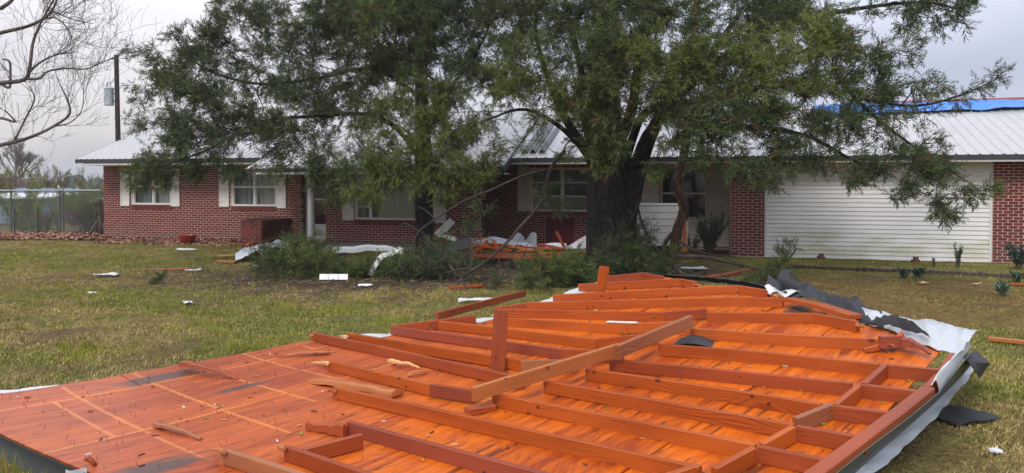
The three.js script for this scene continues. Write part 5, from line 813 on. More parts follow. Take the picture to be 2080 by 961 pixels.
  // far wooded hill
  { const R = rng(320), n = 1500, F = [], m = new THREE.Matrix4(), c = new THREE.Color(); const g0 = new THREE.IcosahedronGeometry(1, 2), p = g0.attributes.position; for (let i = 0; i < p.count; i++) { const x = p.getX(i), y = p.getY(i), z = p.getZ(i), k = 0.72 + 0.65 * fbm(x * 2.1 + 9, y * 2.1 + 4, z * 2.1 + 7, 3); p.setXYZ(i, x * k, y * k, z * k); } g0.computeVertexNormals();
    const im = new THREE.InstancedMesh(g0, std(1, 1, 1, 1), n); im.name = 'far_woods'; for (let i = 0; i < n; i++) { const row = R(), z = -(165 + row * 90), x = mix(-200, 200, R()), s = 1.6 + 1.6 * R(); const y = groundY(0, z) + s * 0.9 + (row > 0.55 ? R() * 4.6 : R() * 3.0) ; m.makeRotationY(R() * 6.28); m.scale(V(s * (0.8 + 0.5 * R()), s * 1.2, s)); m.setPosition(x, y, z); im.setMatrixAt(i, m); const k = R(); k < 0.25 ? c.setRGB(0.055, 0.072, 0.032) : k < 0.4 ? c.setRGB(0.075, 0.062, 0.045) : c.setRGB(0.032, 0.046, 0.034); im.setColorAt(i, c); } tag(im, 'dark wooded hill on the far horizon', 'woods', null, 'stuff'); scene.add(im); }
  // far parked car, low building, distant poles
  { const d = 62, o = at(134, 424, d), gy2 = groundY(0, -d), t = thing('parked_car', 'far white car with red tail light behind the fence', 'car', V(o.x, gy2, -d)); const w = std(0.70, 0.70, 0.70, 0.35), y0 = gy2 + 0.3; const prof = [[-2.1, 0], [2.1, 0], [2.15, 0.5], [1.5, 0.65], [0.9, 1.12], [-1.1, 1.15], [-1.9, 0.75], [-2.15, 0.6]];
    part(t, 'body', sweep(prof, [{ p: V(o.x, y0, -d - 0.85), r: V(0.55, 0, -0.83), u: UP }, { p: V(o.x + 1.4, y0, -d + 0.1), r: V(0.55, 0, -0.83), u: UP }]), w);
    for (const k of [-1.3, 1.3]) for (const q of [0, 1]) { const c = V(o.x + k * 0.55 + q * 1.42 - 0.02 + (q ? 0.02 : -0.02), gy2 + 0.32, -d - 0.85 - k * 0.83 + q * 0.97); const wg = new THREE.CylinderGeometry(0.32, 0.32, 0.2, 14); wg.rotateX(Math.PI / 2); wg.rotateY(-0.6); wg.translate(c.x, c.y, c.z); part(t, 'wheel', wg, mat.dark); }
    for (const q of [0.15, 0.85]) part(t, 'tail_light', boxg(o.x - 1.2 + q * 1.4, o.x - 0.86 + q * 1.4, y0 + 0.5, y0 + 0.72, -d + 0.84 + q * 0.9, -d + 1.04 + q * 0.9), std(0.55, 0.02, 0.03, 0.4));
    const b = at(172, 405, 75), gy3 = groundY(0, -75), t2 = thing('low_building', 'long pale low building far behind the green bush', 'building', V(b.x, gy3, -75)); part(t2, 'wall', boxg(b.x - 2.6, b.x + 3, gy3, gy3 + 1.6, -79, -75), std(0.62, 0.57, 0.48, 0.8)); part(t2, 'roof', sheet((u, v) => V(b.x - 3 + u * 6.4, gy3 + 1.6 + 0.35 * Math.sin(v * 3.14), -74.6 - v * 5), 2, 6, 0.05), std(0.55, 0.54, 0.52, 0.6)); part(t2, 'window', [boxg(b.x - 1.2, b.x - 0.4, gy3 + 0.9, gy3 + 1.5, -75.02, -74.98)], mat.dark); part(t2, 'window', [boxg(b.x + 0.9, b.x + 1.7, gy3 + 0.9, gy3 + 1.5, -75.02, -74.98)], mat.dark);
    for (const [px, py, lab] of [[117, 372, 'small far utility pole with white transformer, left one'], [152, 373, 'small far utility pole with white transformer, nearer the house']]) { const q = at(px, py, 90), t3 = thing('utility_pole', lab, 'utility pole', V(q.x, groundY(0, -90), -90)); part(t3, 'pole', tube([V(q.x, groundY(0, -90), -90), V(q.x, q.y + 0.3, -90)], [0.12, 0.1], 7), oldWood); const cg = new THREE.CylinderGeometry(0.25, 0.25, 0.8, 12); cg.translate(q.x + 0.35, q.y - 0.6, -89.9); part(t3, 'transformer', cg, mat.white); } }
  // utility pole behind the house
  { const d = 36, p = at(237.5, 200, d), gy2 = groundY(0, -d), t = thing('utility_pole', 'tall dark wooden utility pole with grey transformer behind the house', 'utility pole', V(p.x, gy2, -d)), top = at(236, 112, d);
    part(t, 'pole', tube([V(p.x + 0.06, gy2 - 0.2, -d), V(top.x, top.y, -d)], [0.13, 0.10], 12), std(0.09, 0.072, 0.062, 0.95, { map: barkTex })); const c = at(221, 196, d); const lat = [[0, -0.42], [0.2, -0.42], [0.215, -0.4], [0.215, 0.34], [0.235, 0.36], [0.235, 0.40], [0.12, 0.47], [0, 0.47]].map(q => new THREE.Vector2(...q)); const lg = new THREE.LatheGeometry(lat, 20); lg.translate(c.x, c.y, -d); part(t, 'transformer', lg, std(0.42, 0.45, 0.48, 0.5, { metalness: 0.2 }));
    for (const k of [-0.08, 0.08]) part(t, 'bushing', tube([V(c.x + k, c.y + 0.45, -d), V(c.x + k, c.y + 0.68, -d)], [0.035, 0.02], 7), std(0.3, 0.3, 0.32, 0.4)); part(t, 'bracket', [boxg(c.x, p.x, c.y + 0.1, c.y + 0.16, -d - 0.05, -d + 0.05), boxg(c.x, p.x, c.y - 0.25, c.y - 0.19, -d - 0.05, -d + 0.05)], post);
    const w0 = at(240, 180, d), e = HO.clone().addScaledVector(HX, 3.3).addScaledVector(HN, -3.4).setY(3.95); part(t, 'wire', tube(curve([V(top.x, top.y - 0.25, -d), V(mix(top.x, e.x, 0.5), mix(top.y, e.y, 0.5) - 0.5, mix(-d, e.z, 0.5)), e], 16), Array(17).fill(0.008), 4), mat.dark); const a2 = at(-300, 150, 45); part(t, 'wire', tube(curve([V(top.x, top.y - 0.3, -d), V(mix(top.x, a2.x, 0.5), mix(top.y, a2.y, 0.5) - 0.9, -40), a2], 16), Array(17).fill(0.007), 4), mat.dark); }
}

// ---------------------------------------------------------------- wreckage on the mid lawn
const whiteM = std(0.72, 0.73, 0.73, 0.45, { map: noiseGrey }), paleM = std(0.66, 0.70, 0.74, 0.42, { metalness: 0.15, map: noiseGrey });
const GP = (px, py, up = 0) => { const p = onGround(px, py); p.y += up; return p; };
{
  const bd = (label, a, b, w, h, m, name = 'lumber') => solo(name, label, 'board', board([a, b], w, h), m, 'boards of the lumber pile in front of the house');
  const a = (x, y, d) => at(x, y, d);
  bd('board lying along the back of the lumber pile, left part', a(905, 512, 16.6), a(1015, 497, 17.2), 0.14, 0.04, wood.orange); bd('long orange board on top of the middle of the pile', a(985, 496, 16.6), a(1110, 508, 16.8), 0.14, 0.04, wood.orange2); bd('orange board slanting down across the middle of the pile', a(1040, 503, 16.3), a(1112, 518, 15.9), 0.09, 0.04, wood.tan); bd('orange board lying at the right end of the pile by the massive trunk', a(1080, 505, 16.4), a(1195, 511, 16.6), 0.14, 0.04, wood.orange); bd('orange board under the right end of the pile', a(1090, 517, 16.0), a(1198, 519, 16.2), 0.14, 0.05, wood.orange2);
  bd('short orange stick standing up in the middle of the pile', a(1016, 518, 16.0), a(1001, 490, 16.1), 0.07, 0.04, wood.orange2); bd('reddish stick standing up before the dark red wall panel', a(1148, 510, 16.8), a(1128, 471, 16.9), 0.06, 0.05, wood.red); bd('pale orange board propped on the right end of the pile', a(1160, 505, 16.9), a(1182, 488, 17.1), 0.09, 0.05, wood.tan); bd('dull red board low at the front of the pile', a(940, 520, 15.9), a(1060, 526, 15.7), 0.14, 0.05, wood.red); bd('dark red board at the left end of the pile', a(908, 505, 16.2), a(960, 496, 16.4), 0.12, 0.04, wood.plum); bd('orange board crossing the left of the pile', a(968, 500, 16.2), a(1040, 512, 15.9), 0.09, 0.05, wood.orange); bd('plum coloured board under the middle of the pile', a(1005, 520, 15.8), a(1110, 522, 15.8), 0.14, 0.06, wood.plum); bd('narrow orange lath across the right of the pile', a(1050, 512, 15.8), a(1150, 505, 16.4), 0.05, 0.03, wood.tan);
  bd('thin orange lath lying on the left half of the pile', a(955, 508, 16.0), a(1060, 500, 16.6), 0.06, 0.03, wood.orange2); bd('red board crossing the right half of the pile', a(1095, 498, 16.9), a(1190, 516, 16.1), 0.10, 0.04, wood.red); bd('tan lath poking out at the lower right of the pile', a(1120, 522, 15.7), a(1200, 509, 16.3), 0.06, 0.03, wood.tan); bd('dark plum board along the front right of the pile', a(1060, 527, 15.6), a(1170, 524, 15.8), 0.14, 0.05, wood.plum); bd('short red stick leaning in the left half of the pile', a(968, 516, 16.0), a(990, 490, 16.3), 0.06, 0.04, wood.red); bd('torn board sticking out at the left of the pile', a(948, 492, 16.8), a(985, 484, 17.2), 0.12, 0.03, wood.tan);
  solo('metal_sheet', 'curved white metal sheet lying over the back of the lumber pile', 'sheet', sheet((u, v) => { const p = a(mix(958, 1092, u), mix(482, 497, u) - 7 * Math.sin(u * 3.1), 17.6).add(V(0, -0.02, 0)); p.z += v * 0.7; p.y -= 0.12 * v + 0.02 * Math.sin(u * 14); return p; }, 40, 6, 0.004), paleM);
  solo('metal_sheet', 'grey crumpled sheet standing behind the bent bare limb', 'sheet', sheet((u, v) => { const p = a(mix(1042, 1090, u), 500 - 10 * v - 18 * v * Math.abs(Math.sin(u * 5 + 0.4)), 17.5); p.z += 0.1 * Math.sin(u * 6); return p; }, 24, 6, 0.004), std(0.40, 0.42, 0.44, 0.5));
  solo('metal_sheet', 'white triangular metal sheet leaning at the left of the massive trunk', 'sheet', sheet((u, v) => { const p = a(mix(1150, 1215, u), mix(505, 505 - 38 * u, v), 16.3); p.z -= 0.25 * v; return p; }, 12, 6, 0.004), whiteM);
  solo('metal_sheet', 'white sheet lying below the dark red wall panel', 'sheet', sheet((u, v) => { const p = a(mix(1108, 1152, u), mix(506, 497, v) - 2 * Math.sin(u * 3), 16.9); p.z -= 0.25 * v; return p; }, 10, 4, 0.004), whiteM);
  solo('trim_board', 'white trim board sticking up slanted right of the slim trunk', 'board', board([a(893, 484, 16.6), a(924, 453, 16.5)], 0.03, 0.16, { up: V(-0.7, 0.7, 0.3) }), whiteM); solo('trim_board', 'white trim board lying below the slanted one', 'board', board([a(893, 481, 16.5), a(926, 492, 16.3)], 0.03, 0.09), whiteM);
  solo('shingle_scrap', 'black scrap of roofing felt at the left of the lumber pile', 'scrap', sheet((u, v) => { const p = a(mix(908, 958, u), 496 - 16 * u * (1 - 0.3 * v), 16.1); p.z += 0.5 * v; p.y -= 0.14 * v; return p; }, 12, 6, 0.006), std(0.03, 0.03, 0.033, 0.85));
  // gutter, spout
  { const P = curve([a(678, 505, 15.2), a(720, 503, 15.4), a(760, 500, 15.6), a(790, 503, 15.7), a(816, 507, 15.8)], 20); const pr = [[-0.05, 0], [0.05, 0], [0.055, 0.08], [0.052, 0.11], [0.044, 0.11], [0.044, 0.01], [-0.042, 0.01], [-0.042, 0.115], [-0.05, 0.115]]; const fr = tangentFrames(P, UP).map((f, i) => ({ ...f, p: f.p.clone().add(V(0, -0.09 + 0.01 * Math.sin(i), 0)) })); solo('gutter', 'long bent white gutter piece propped on the cedar boughs', 'gutter', sweep(pr, fr), whiteM); }
  { const P = curve([a(752, 560, 14.4), a(765, 536, 14.5), a(776, 522, 14.55), a(795, 517, 14.7), a(812, 506, 14.9)], 24); solo('downspout', 'bent white downspout lying over the cedar boughs', 'downspout', sweep([[-0.045, 0], [0.045, 0], [0.045, 0.06], [-0.045, 0.06]], tangentFrames(P, V(0.1, 0.3, 1)).map((f, i) => ({ ...f, s: 0.8 + 0.35 * vn(i * 0.9, 3) }))), std(0.66, 0.68, 0.62, 0.5)); }
  // metal panels left of the boughs
  [['crumpled white roof panel in front of the brick planter, upper', 505, 512, 70, 14, 3], ['crumpled white roof panel in front of the brick planter, lower', 478, 524, 66, 12, 5], ['white roof panel strip with ribs right of the brick planter', 545, 510, 50, 12, 7]].forEach(([lab, x, y, w, h, s]) => solo('roof_sheet_scrap', lab, 'sheet', sheet((u, v) => { const p = GP(x + u * w, y + v * h - u * 6, 0.10); p.y += 0.22 * (fbm(u * 5 + s, v * 3, s, 3) - 0.35) + 0.12 * u; return p; }, 26, 14, 0.004), paleM));
  solo('lumber', 'orange stick lying over the crumpled white roof panels', 'board', board([GP(502, 508, 0.12), GP(570, 492, 0.3)], 0.07, 0.04), wood.tan); solo('lumber', 'pale board end lying left of the crumpled roof panels', 'board', board([GP(443, 524, 0.03), GP(482, 524, 0.06)], 0.10, 0.03), wood.pale); solo('lumber', 'orange board flat on the grass left of the crumpled roof panels', 'board', board([GP(440, 533, 0.01), GP(480, 535, 0.02)], 0.14, 0.03), wood.tan);
  solo('lumber', 'thin orange strip lying on the left lawn', 'board', board([GP(302, 551, 0.015), GP(382, 549, 0.02)], 0.05, 0.03), wood.tan); solo('lumber', 'thin pale lath on the left lawn beside the orange strip', 'board', board([GP(262, 551, 0.01), GP(300, 550, 0.015)], 0.035, 0.02), wood.grey); solo('lumber', 'red board lying on the dirt behind the leaning red board', 'board', board([GP(912, 588, 0.01), GP(985, 584, 0.02)], 0.13, 0.035), wood.red); solo('lumber', 'orange board on the grass behind the black felt, right of the trunk', 'board', board([GP(1440, 567, 0.01), GP(1535, 550, 0.02)], 0.14, 0.04), wood.orange2); solo('lumber', 'narrow orange board running to the right frame edge', 'board', board([GP(2008, 695, 0.02), GP(2110, 708, 0.03)], 0.07, 0.04), wood.tan); solo('lumber', 'orange board end beside the right edge plants', 'board', board([GP(2052, 580, 0.01), GP(2110, 584, 0.02)], 0.12, 0.035), wood.orange2);
  const scrap = (lab, x, y, w, l, rot, m = whiteM, h = 0.012, cat = 'scrap', s = 1) => { const c = GP(x, y, 0.03), R = rng(x * 7 + y); solo('scrap', lab, cat, sheet((u, v) => { const q = V((u - 0.5) * w, 0, (v - 0.5) * l).applyAxisAngle(UP, rot); return c.clone().add(q).add(V(0, 0.05 * (fbm(u * 3, v * 3, x, 2) - 0.3), 0)); }, 8, 5, h), m); };
  scrap('white scrap lying on the lawn left of the orange strip', 216, 562, 0.42, 0.22, 0.1); scrap('white scrap by the red bucket', 378, 510, 0.50, 0.16, 0); scrap('tiny white scrap in the middle of the left lawn', 187, 600, 0.12, 0.08, 0.4); scrap('tiny pale scrap on the lawn left of the longest rafter', 381, 620, 0.12, 0.08, 0.7); scrap('narrow white scrap in front of the cedar boughs', 742, 584, 0.24, 0.07, 0.1); scrap('thin pale lath scrap on the lawn beside the orange strip, right', 392, 553, 0.3, 0.05, 0.6); scrap('small white strip before the left cedar boughs', 525, 544, 0.22, 0.08, 0); scrap('long white strip lying behind the leaning red board', 965, 616, 0.50, 0.10, 0.1, whiteM, 0.03); scrap('pale flat scrap on the grass right of the hanging limb', 1410, 549, 0.5, 0.3, 0.1); scrap('black roofing scrap lying on the right lawn by the white flange', 1950, 853, 0.44, 0.34, 0.35, std(0.03, 0.032, 0.036, 0.7, { map: noiseGrey }), 0.008); scrap('small tan scrap on the right lawn near the garage', 1876, 579, 0.16, 0.1, 0.3, std(0.5, 0.33, 0.2, 0.8)); scrap('small pinkish scrap on the right lawn', 1984, 581, 0.14, 0.09, 0.3, std(0.5, 0.30, 0.22, 0.8)); scrap('small white scrap at the lower right corner of the lawn', 2022, 928, 0.07, 0.05, 0.3);
  { const c = GP(676, 571, 0.0); solo('siding_scrap', 'white ribbed siding scrap lying before the green boughs', 'scrap', [0, 1, 2].map(i => sheet((u, v) => c.clone().add(V((u - 0.5) * 0.17 + (i - 1) * 0.175, 0.02 + 0.10 * v, -0.05 - 0.03 * v + 0.01 * Math.sin(u * 3))), 3, 3, 0.006)), std(0.78, 0.78, 0.78, 0.5)); }
  // siding sheet leaning before the siding wall
  { const b = a(1300, 415, 17.6); const t = thing('leaning_siding', 'loose white siding boards leaning below the dark window', 'siding', V(b.x + 0.6, 0, -17.6)); for (let i = 0; i < 6; i++) { const y = 1.26 - 0.155 * (i + 1); part(t, 'siding_board', sweep([[0, 0], [0.02, 0], [0.006, 0.15], [0, 0.153]].map(q => [-q[0], q[1]]).reverse(), [{ p: V(a(1294, 415, 17.6).x, y, -17.6 + 0.02), r: V(0, 0, -1), u: UP }, { p: V(a(1396, 415, 17.6).x, y, -17.6 + 0.02), r: V(0, 0, -1), u: UP }]), std(0.64, 0.62, 0.60, 0.5, { map: noiseGrey })); } part(t, 'cap', board([V(a(1290, 415, 17.6).x, 1.26, -17.58), V(a(1398, 415, 17.6).x, 1.26, -17.58)], 0.05, 0.05), whiteM); part(t, 'backing', boxg(a(1294, 415, 17.6).x, a(1396, 415, 17.6).x, 0.2, 1.26, -17.66, -17.602), mat.dark); }
  // small things by the wall
  { const o = L(381, 478, 0.25), c = HO.clone().addScaledVector(HX, o.x).addScaledVector(HN, 0.25); const lat = [[0, 0.01], [0.17, 0.01], [0.235, 0.24], [0.25, 0.25], [0.25, 0.265], [0.225, 0.26], [0.16, 0.04], [0, 0.04]].map(q => new THREE.Vector2(...q)); const g = new THREE.LatheGeometry(lat, 24); g.translate(c.x, 0, c.z); solo('plant_pot', 'red plastic tub standing among leaves below the left windows', 'tub', g, std(0.33, 0.025, 0.03, 0.4)); }
  [['reddish brick scrap standing at the foot of the garage door, right one', 1860, 531], ['reddish brick scrap at the foot of the garage door, left one', 1668, 524]].forEach(([lab, x, y]) => { const c = GP(x, y + 2); solo('loose_brick', lab, 'brick', [boxg(c.x - 0.07, c.x + 0.07, 0, 0.06, c.z - 0.07, c.z + 0.07), boxg(c.x - 0.04, c.x + 0.05, 0.061, 0.125, c.z - 0.04, c.z + 0.04)], std(0.20, 0.075, 0.05, 0.9, { map: noiseGrey })); });
  { // scalloped edging strip along the garage bed
    const edgeMat = std(0.085, 0.058, 0.045, 0.95); const e = thing('garden_edging', 'row of low brown scalloped edging blocks before the garage', 'edging', GP(1880, 556)), R = rng(55); const P = curve([GP(1610, 545), GP(1700, 549), GP(1800, 553), GP(1900, 557), GP(2000, 562), GP(2100, 568)], 34); for (let i = 0; i < 34; i++) { const c = P[i], g = new THREE.CylinderGeometry(0.075, 0.08, 0.09, 9); g.rotateX(0.1 * (R() - 0.5)); g.translate(c.x, 0.015 + 0.02 * R(), c.z); part(e, 'edging_block', g, edgeMat); } }
}
// hollies, shoots
{
  const leafG = (() => { const s = new THREE.Shape([[0, 0], [0.2, 0.3], [0.17, 0.7], [0, 1], [-0.17, 0.7], [-0.2, 0.3]].map(q => new THREE.Vector2(...q))); const g = new THREE.ShapeGeometry(s); const p = g.attributes.position; for (let i = 0; i < p.count; i++) p.setZ(i, 0.25 * Math.abs(p.getX(i)) - 0.25 * p.getY(i) ** 2); g.computeVertexNormals(); return g; })();
  const shrub = (name, label, px, py, h, w, stems, nl, ls, col, seed, cat = 'shrub') => {
    const base = GP(px, py), R = rng(seed), t = thing(name, label, cat, base), tw = [], L2 = [];
    for (let i = 0; i < stems; i++) { const a = R() * 6.28, d = V(Math.cos(a) * w / h * (0.3 + 0.7 * R()), 1, Math.sin(a) * w / h * (0.3 + 0.7 * R())), len = h * (0.6 + 0.45 * R()), P = curve([base.clone().add(V(Math.cos(a) * 0.04, 0, Math.sin(a) * 0.04)), base.clone().addScaledVector(d, len * 0.5).add(V(0.03 * (R() - 0.5), 0, 0)), base.clone().addScaledVector(d, len * 0.95)], 8); tw.push(tube(P, P.map((_, k) => 0.007 * (1 - k / 11)), 5)); for (let k = 0; k < nl; k++) { const t2 = 0.2 + 0.8 * Math.pow(R(), 0.8), p = P[Math.min(8, Math.round(t2 * 8))].clone().add(V((R() - 0.5) * 0.03, (R() - 0.5) * 0.05, (R() - 0.5) * 0.03)); L2.push([p, V(R() - 0.5, 0.25 + 0.5 * R(), R() - 0.5).normalize(), ls * (0.7 + 0.6 * R()), R()]); } }
    part(t, 'stems', tw, twigBark).userData.kind = 'stuff'; const lm = std(1, 1, 1, 0.45, { side: THREE.DoubleSide }), im = new THREE.InstancedMesh(leafG, lm, L2.length), m = new THREE.Matrix4(), q = new THREE.Quaternion(), q2 = new THREE.Quaternion(), c = new THREE.Color(); im.name = 'leaves'; im.userData.kind = 'stuff'; L2.forEach(([p, d, s, r], i) => { q.setFromUnitVectors(UP, d); q2.setFromAxisAngle(UP, r * 40); q.multiply(q2); m.compose(p.clone().sub(base), q, V(s, s, s)); im.setMatrixAt(i, m); const k = 0.7 + 0.6 * r; c.setRGB(col[0] * k, col[1] * k, col[2] * k); im.setColorAt(i, c); }); t.add(im);
  };
  shrub('shrub', 'dark leafy shrub in front of the white siding beside the brick pillar', 1440, 519, 1.0, 0.62, 44, 30, 0.085, [0.065, 0.078, 0.045], 401); shrub('shrub', 'low dark shrub hidden behind the hanging limb', 1405, 520, 0.6, 0.4, 12, 18, 0.07, [0.05, 0.065, 0.035], 402);
  shrub('sapling', 'small upright dark green holly before the garage door', 1946, 546, 0.52, 0.16, 8, 24, 0.06, [0.045, 0.075, 0.050], 403); shrub('sapling', 'dark blue green shrub at the right frame edge', 2068, 548, 0.52, 0.28, 14, 20, 0.10, [0.04, 0.07, 0.055], 404);
  shrub('shoot', 'low dark green plant clump before the garage, left one', 1838, 566, 0.14, 0.16, 10, 9, 0.08, [0.055, 0.09, 0.06], 405); shrub('shoot', 'low dark green plant clump before the garage, right one', 1866, 564, 0.17, 0.17, 10, 9, 0.08, [0.055, 0.09, 0.06], 406); shrub('shoot', 'spreading green plant on the lawn at the right edge, lower', 2038, 602, 0.22, 0.2, 9, 9, 0.09, [0.06, 0.10, 0.055], 407); shrub('shoot', 'small green plant at the right frame edge above the other', 2068, 575, 0.16, 0.18, 9, 9, 0.09, [0.06, 0.10, 0.06], 408); shrub('shoot', 'thin shoot beside the holly', 1898, 545, 0.22, 0.06, 4, 10, 0.05, [0.06, 0.09, 0.05], 409);
  { // dead plants drooping on the planter
    const o = L(535, 448, 0.4), c = HO.clone().addScaledVector(HX, o.x - 0.1).addScaledVector(HN, 0.3).setY(0.68), R = rng(410), t = thing('dead_plants', 'dry brown plants hanging over the top of the brick planter', 'plant', c), tw = []; for (let i = 0; i < 260; i++) { const q = c.clone().add(HX.clone().multiplyScalar((R() - 0.5) * 0.5)).add(HN.clone().multiplyScalar((R() - 0.5) * 1.3)), a = R() * 6.28, l = 0.1 + 0.2 * R(); tw.push(tube([q, q.clone().add(V(Math.cos(a) * l * 0.6, l * 0.45, Math.sin(a) * l * 0.6)), q.clone().add(V(Math.cos(a) * l * 1.2, -l * 0.5 * R(), Math.sin(a) * l * 1.2))], [0.006, 0.005, 0.003], 3)); } part(t, 'stems', tw, std(0.16, 0.085, 0.055, 0.95)).userData.kind = 'stuff'; }
}
// ---------------------------------------------------------------- grass, leaf litter
{
  const clump = (seed, n, spread) => { const R = rng(seed), pos = []; for (let i = 0; i < n; i++) { const a = R() * 6.28, r = spread * Math.sqrt(R()), x = Math.cos(a) * r, z = Math.sin(a) * r, h = 0.55 + 0.6 * R(), ln = (R() - 0.5) * 1.1, lz = (R() - 0.5) * 1.1, w = 0.045, b = R() * 6.28, wx = Math.cos(b) * w, wz = Math.sin(b) * w; const m = [x + ln * 0.3 * h, h * 0.6, z + lz * 0.3 * h], e = [x + ln * h * 0.9, h, z + lz * h * 0.9]; pos.push(x - wx, 0, z - wz, x + wx, 0, z + wz, m[0] + wx * 0.8, m[1], m[2] + wz * 0.8, x - wx, 0, z - wz, m[0] + wx * 0.8, m[1], m[2] + wz * 0.8, m[0] - wx * 0.8, m[1], m[2] - wz * 0.8, m[0] - wx * 0.8, m[1], m[2] - wz * 0.8, m[0] + wx * 0.8, m[1], m[2] + wz * 0.8, ...e); } const g = new THREE.BufferGeometry(); g.setAttribute('position', new THREE.Float32BufferAttribute(pos, 3)); g.computeVertexNormals(); return g; };
  const gm = new THREE.MeshPhysicalMaterial({ roughness: 0.8, specularIntensity: 0.15, side: THREE.DoubleSide }), R = rng(500), m = new THREE.Matrix4(), e = new THREE.Euler(), q = new THREE.Quaternion(), c = new THREE.Color();
  const list = [], tall = [];
  const N = 150000;
  for (let i = 0; i < N; i++) {
    const d = 3.8 + Math.pow(R(), 1.25) * 19.5, half = d * 0.70 + 0.5, x = (R() * 2 - 1) * half; if (d > 19.8 - 0.262 * x - 0.25) continue;
    const p = V(x, 0, -d), g = p.clone().sub(DK.o), A = g.dot(DK.e), B = g.dot(DK.r), I = A / DK.s; if (I > frontI(B) - 0.1 && I < 11.4 && B > lerpT(BLEFT, I) - 0.05 && B < lerpT(BRIGHT, I) + 0.25) continue;
    const [gr, dirt, br] = lawn(x, d); const r = R(); if (r < dirt * 0.85 || fbm(x * 1.1 + 40, d * 1.1 + 9, 14, 4) > 0.60 + 0.2 * R()) continue; const isG = R() < 0.12 + 0.52 * gr; if (!isG && R() < 0.35) continue;
    const n2 = fbm(x * 1.3, d * 1.3, 31, 3); const T = n2 > 0.56 && isG && x < 3 && R() < 0.2; (T ? tall : list).push([x, d, isG, (T ? 0.05 + 0.05 * R() : 0.02 + 0.026 * R()) * (br > 0.5 ? 0.8 : 1), R(), n2, br]);
  }
  for (let i = 0; i < 260; i++) { const u = R(), p = deckP((frontI(mix(-2, 0.5, u)) - 0.5 - 0.9 * R()) * DK.s, mix(-2.1, 0.8, u)); tall.push([p.x, -p.z, R() < 0.5, 0.10 + 0.12 * R(), R(), 0.6, 0]); }
  const mk = (L2, g, nm, lab) => { const im = new THREE.InstancedMesh(g, gm, L2.length); im.name = nm; L2.forEach(([x, d, isG, h, r, n2, br], i) => { e.set((r - 0.5) * 0.3, r * 40, 0); q.setFromEuler(e); const w = nm === 'grass' ? 0.055 + 0.05 * r : 0.07; m.compose(V(x, -0.012, -d), q, V(w, h * 1.25, w)); im.setMatrixAt(i, m); const k = (0.68 + 0.66 * ((r * 31) % 1)) * (0.78 + 0.68 * fbm(x * 2.6 + 8, d * 2.6, 51, 3)), ye = clamp((n2 - 0.45) * 3); isG ? c.setRGB(mix(0.16, 0.24, ye) * k, mix(0.175, 0.235, ye) * k, 0.036 * k) : br > 0.45 ? c.setRGB(0.24 * k, 0.16 * k, 0.07 * k) : c.setRGB(0.33 * k, 0.25 * k, 0.105 * k); im.setColorAt(i, c); }); tag(im, lab, 'grass', null, 'stuff'); scene.add(im); };
  mk(list, clump(1, 7, 1), 'grass', 'short patchy green and tan grass of the lawn'); mk(tall, clump(2, 12, 0.7), 'grass_tuft', 'longer tufts of green grass standing in the lawn');
  // fallen leaves
  const lg = (() => { const s = new THREE.Shape([[0, -0.5], [0.32, -0.15], [0.3, 0.2], [0, 0.5], [-0.3, 0.2], [-0.32, -0.15]].map(v => new THREE.Vector2(...v))); const g = new THREE.ShapeGeometry(s); g.rotateX(-Math.PI / 2); const p = g.attributes.position; for (let i = 0; i < p.count; i++) p.setY(i, 0.9 * p.getX(i) ** 2 + 0.5 * p.getZ(i) ** 2); g.computeVertexNormals(); return g; })();
  const leaves = []; const wallD = x => 20.1 - 0.262 * x;
  for (let i = 0; i < 8500; i++) { const px = -60 + R() * 290, d = 23.4 + 1.9 * R() * (0.4 + R()) - 0.2, x = (px - 1040) / FOC * d; leaves.push([x, 0.02 + 0.16 * R() * Math.exp(-Math.pow((d - 24.1) / 0.7, 2)), d, 0.055 + 0.06 * R()]); }
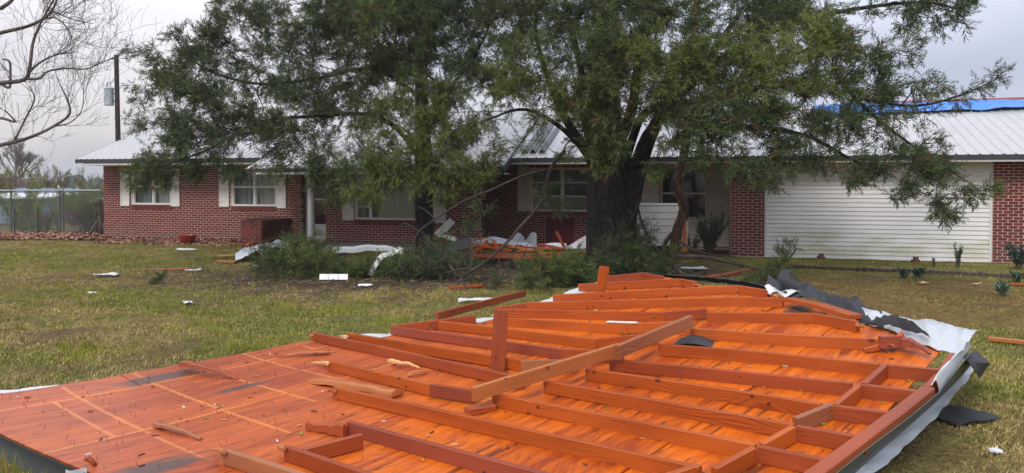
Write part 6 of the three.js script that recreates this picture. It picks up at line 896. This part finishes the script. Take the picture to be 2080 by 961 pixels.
  for (let i = 0; i < 3600; i++) { const x = mix(-12.2, -5.5, R()), d = wallD(x) + 0.42 - Math.pow(R(), 1.6) * 1.5 - 0.1; leaves.push([x, 0.02 + 0.14 * R() * Math.max(0, 1 - (wallD(x) + 0.4 - d)), d, 0.05 + 0.05 * R()]); }
  for (let i = 0; i < 2600; i++) { const x = mix(-14, 12, R()), d = mix(8, 19, R()); const g = V(x, 0, -d).sub(DK.o), A = g.dot(DK.e), B = g.dot(DK.r), I = A / DK.s; if (I > -6 && I < 12 && B > -2.3 && B < 4) continue; if (d > wallD(x)) continue; leaves.push([x, 0.012, d, 0.014 + 0.03 * R() * R()]); }
  const li = new THREE.InstancedMesh(lg, std(1, 1, 1, 0.85, { side: THREE.DoubleSide }), leaves.length); li.name = 'fallen_leaves'; leaves.forEach(([x, y, d, s], i) => { e.set((R() - 0.5) * 1.2, R() * 6.28, (R() - 0.5) * 1.2); q.setFromEuler(e); m.compose(V(x, y + groundY(x, -d), -d), q, V(s, s, s)); li.setMatrixAt(i, m); const k = 0.6 + 0.7 * R(), t = R(); c.setRGB(mix(0.22, 0.34, t) * k, mix(0.095, 0.19, t) * k, mix(0.058, 0.12, t) * k); li.setColorAt(i, c); }); tag(li, 'fallen brown leaves drifted along the fence and the brick wall', 'leaves', null, 'stuff'); scene.add(li);
  // twigs and bark crumbs on the dirt below the trees
  { const g = new THREE.CylinderGeometry(0.004, 0.006, 1, 5); g.rotateZ(Math.PI / 2); const n = 900, im = new THREE.InstancedMesh(g, std(1, 1, 1, 0.95), n); im.name = 'litter_twigs'; let k = 0; for (let i = 0; i < n; i++) { const x = mix(-8, 5, R()), d = mix(11, 18.4, R()); e.set(0, R() * 6.28, (R() - 0.5) * 0.25); q.setFromEuler(e); const s = 0.1 + 0.45 * R() * R(); m.compose(V(x, 0.025, -d), q, V(s, 1, 1)); im.setMatrixAt(k, m); const t = R(); c.setRGB(0.10 + 0.16 * t, 0.075 + 0.12 * t, 0.055 + 0.09 * t); im.setColorAt(k++, c); } tag(im, 'broken twigs scattered on the dirt below the cedars', 'twigs', null, 'stuff'); scene.add(im); }
}

scene.traverse(o => { if (o.isMesh) { o.castShadow = true; o.receiveShadow = true; } });
renderer.render(scene, camera);
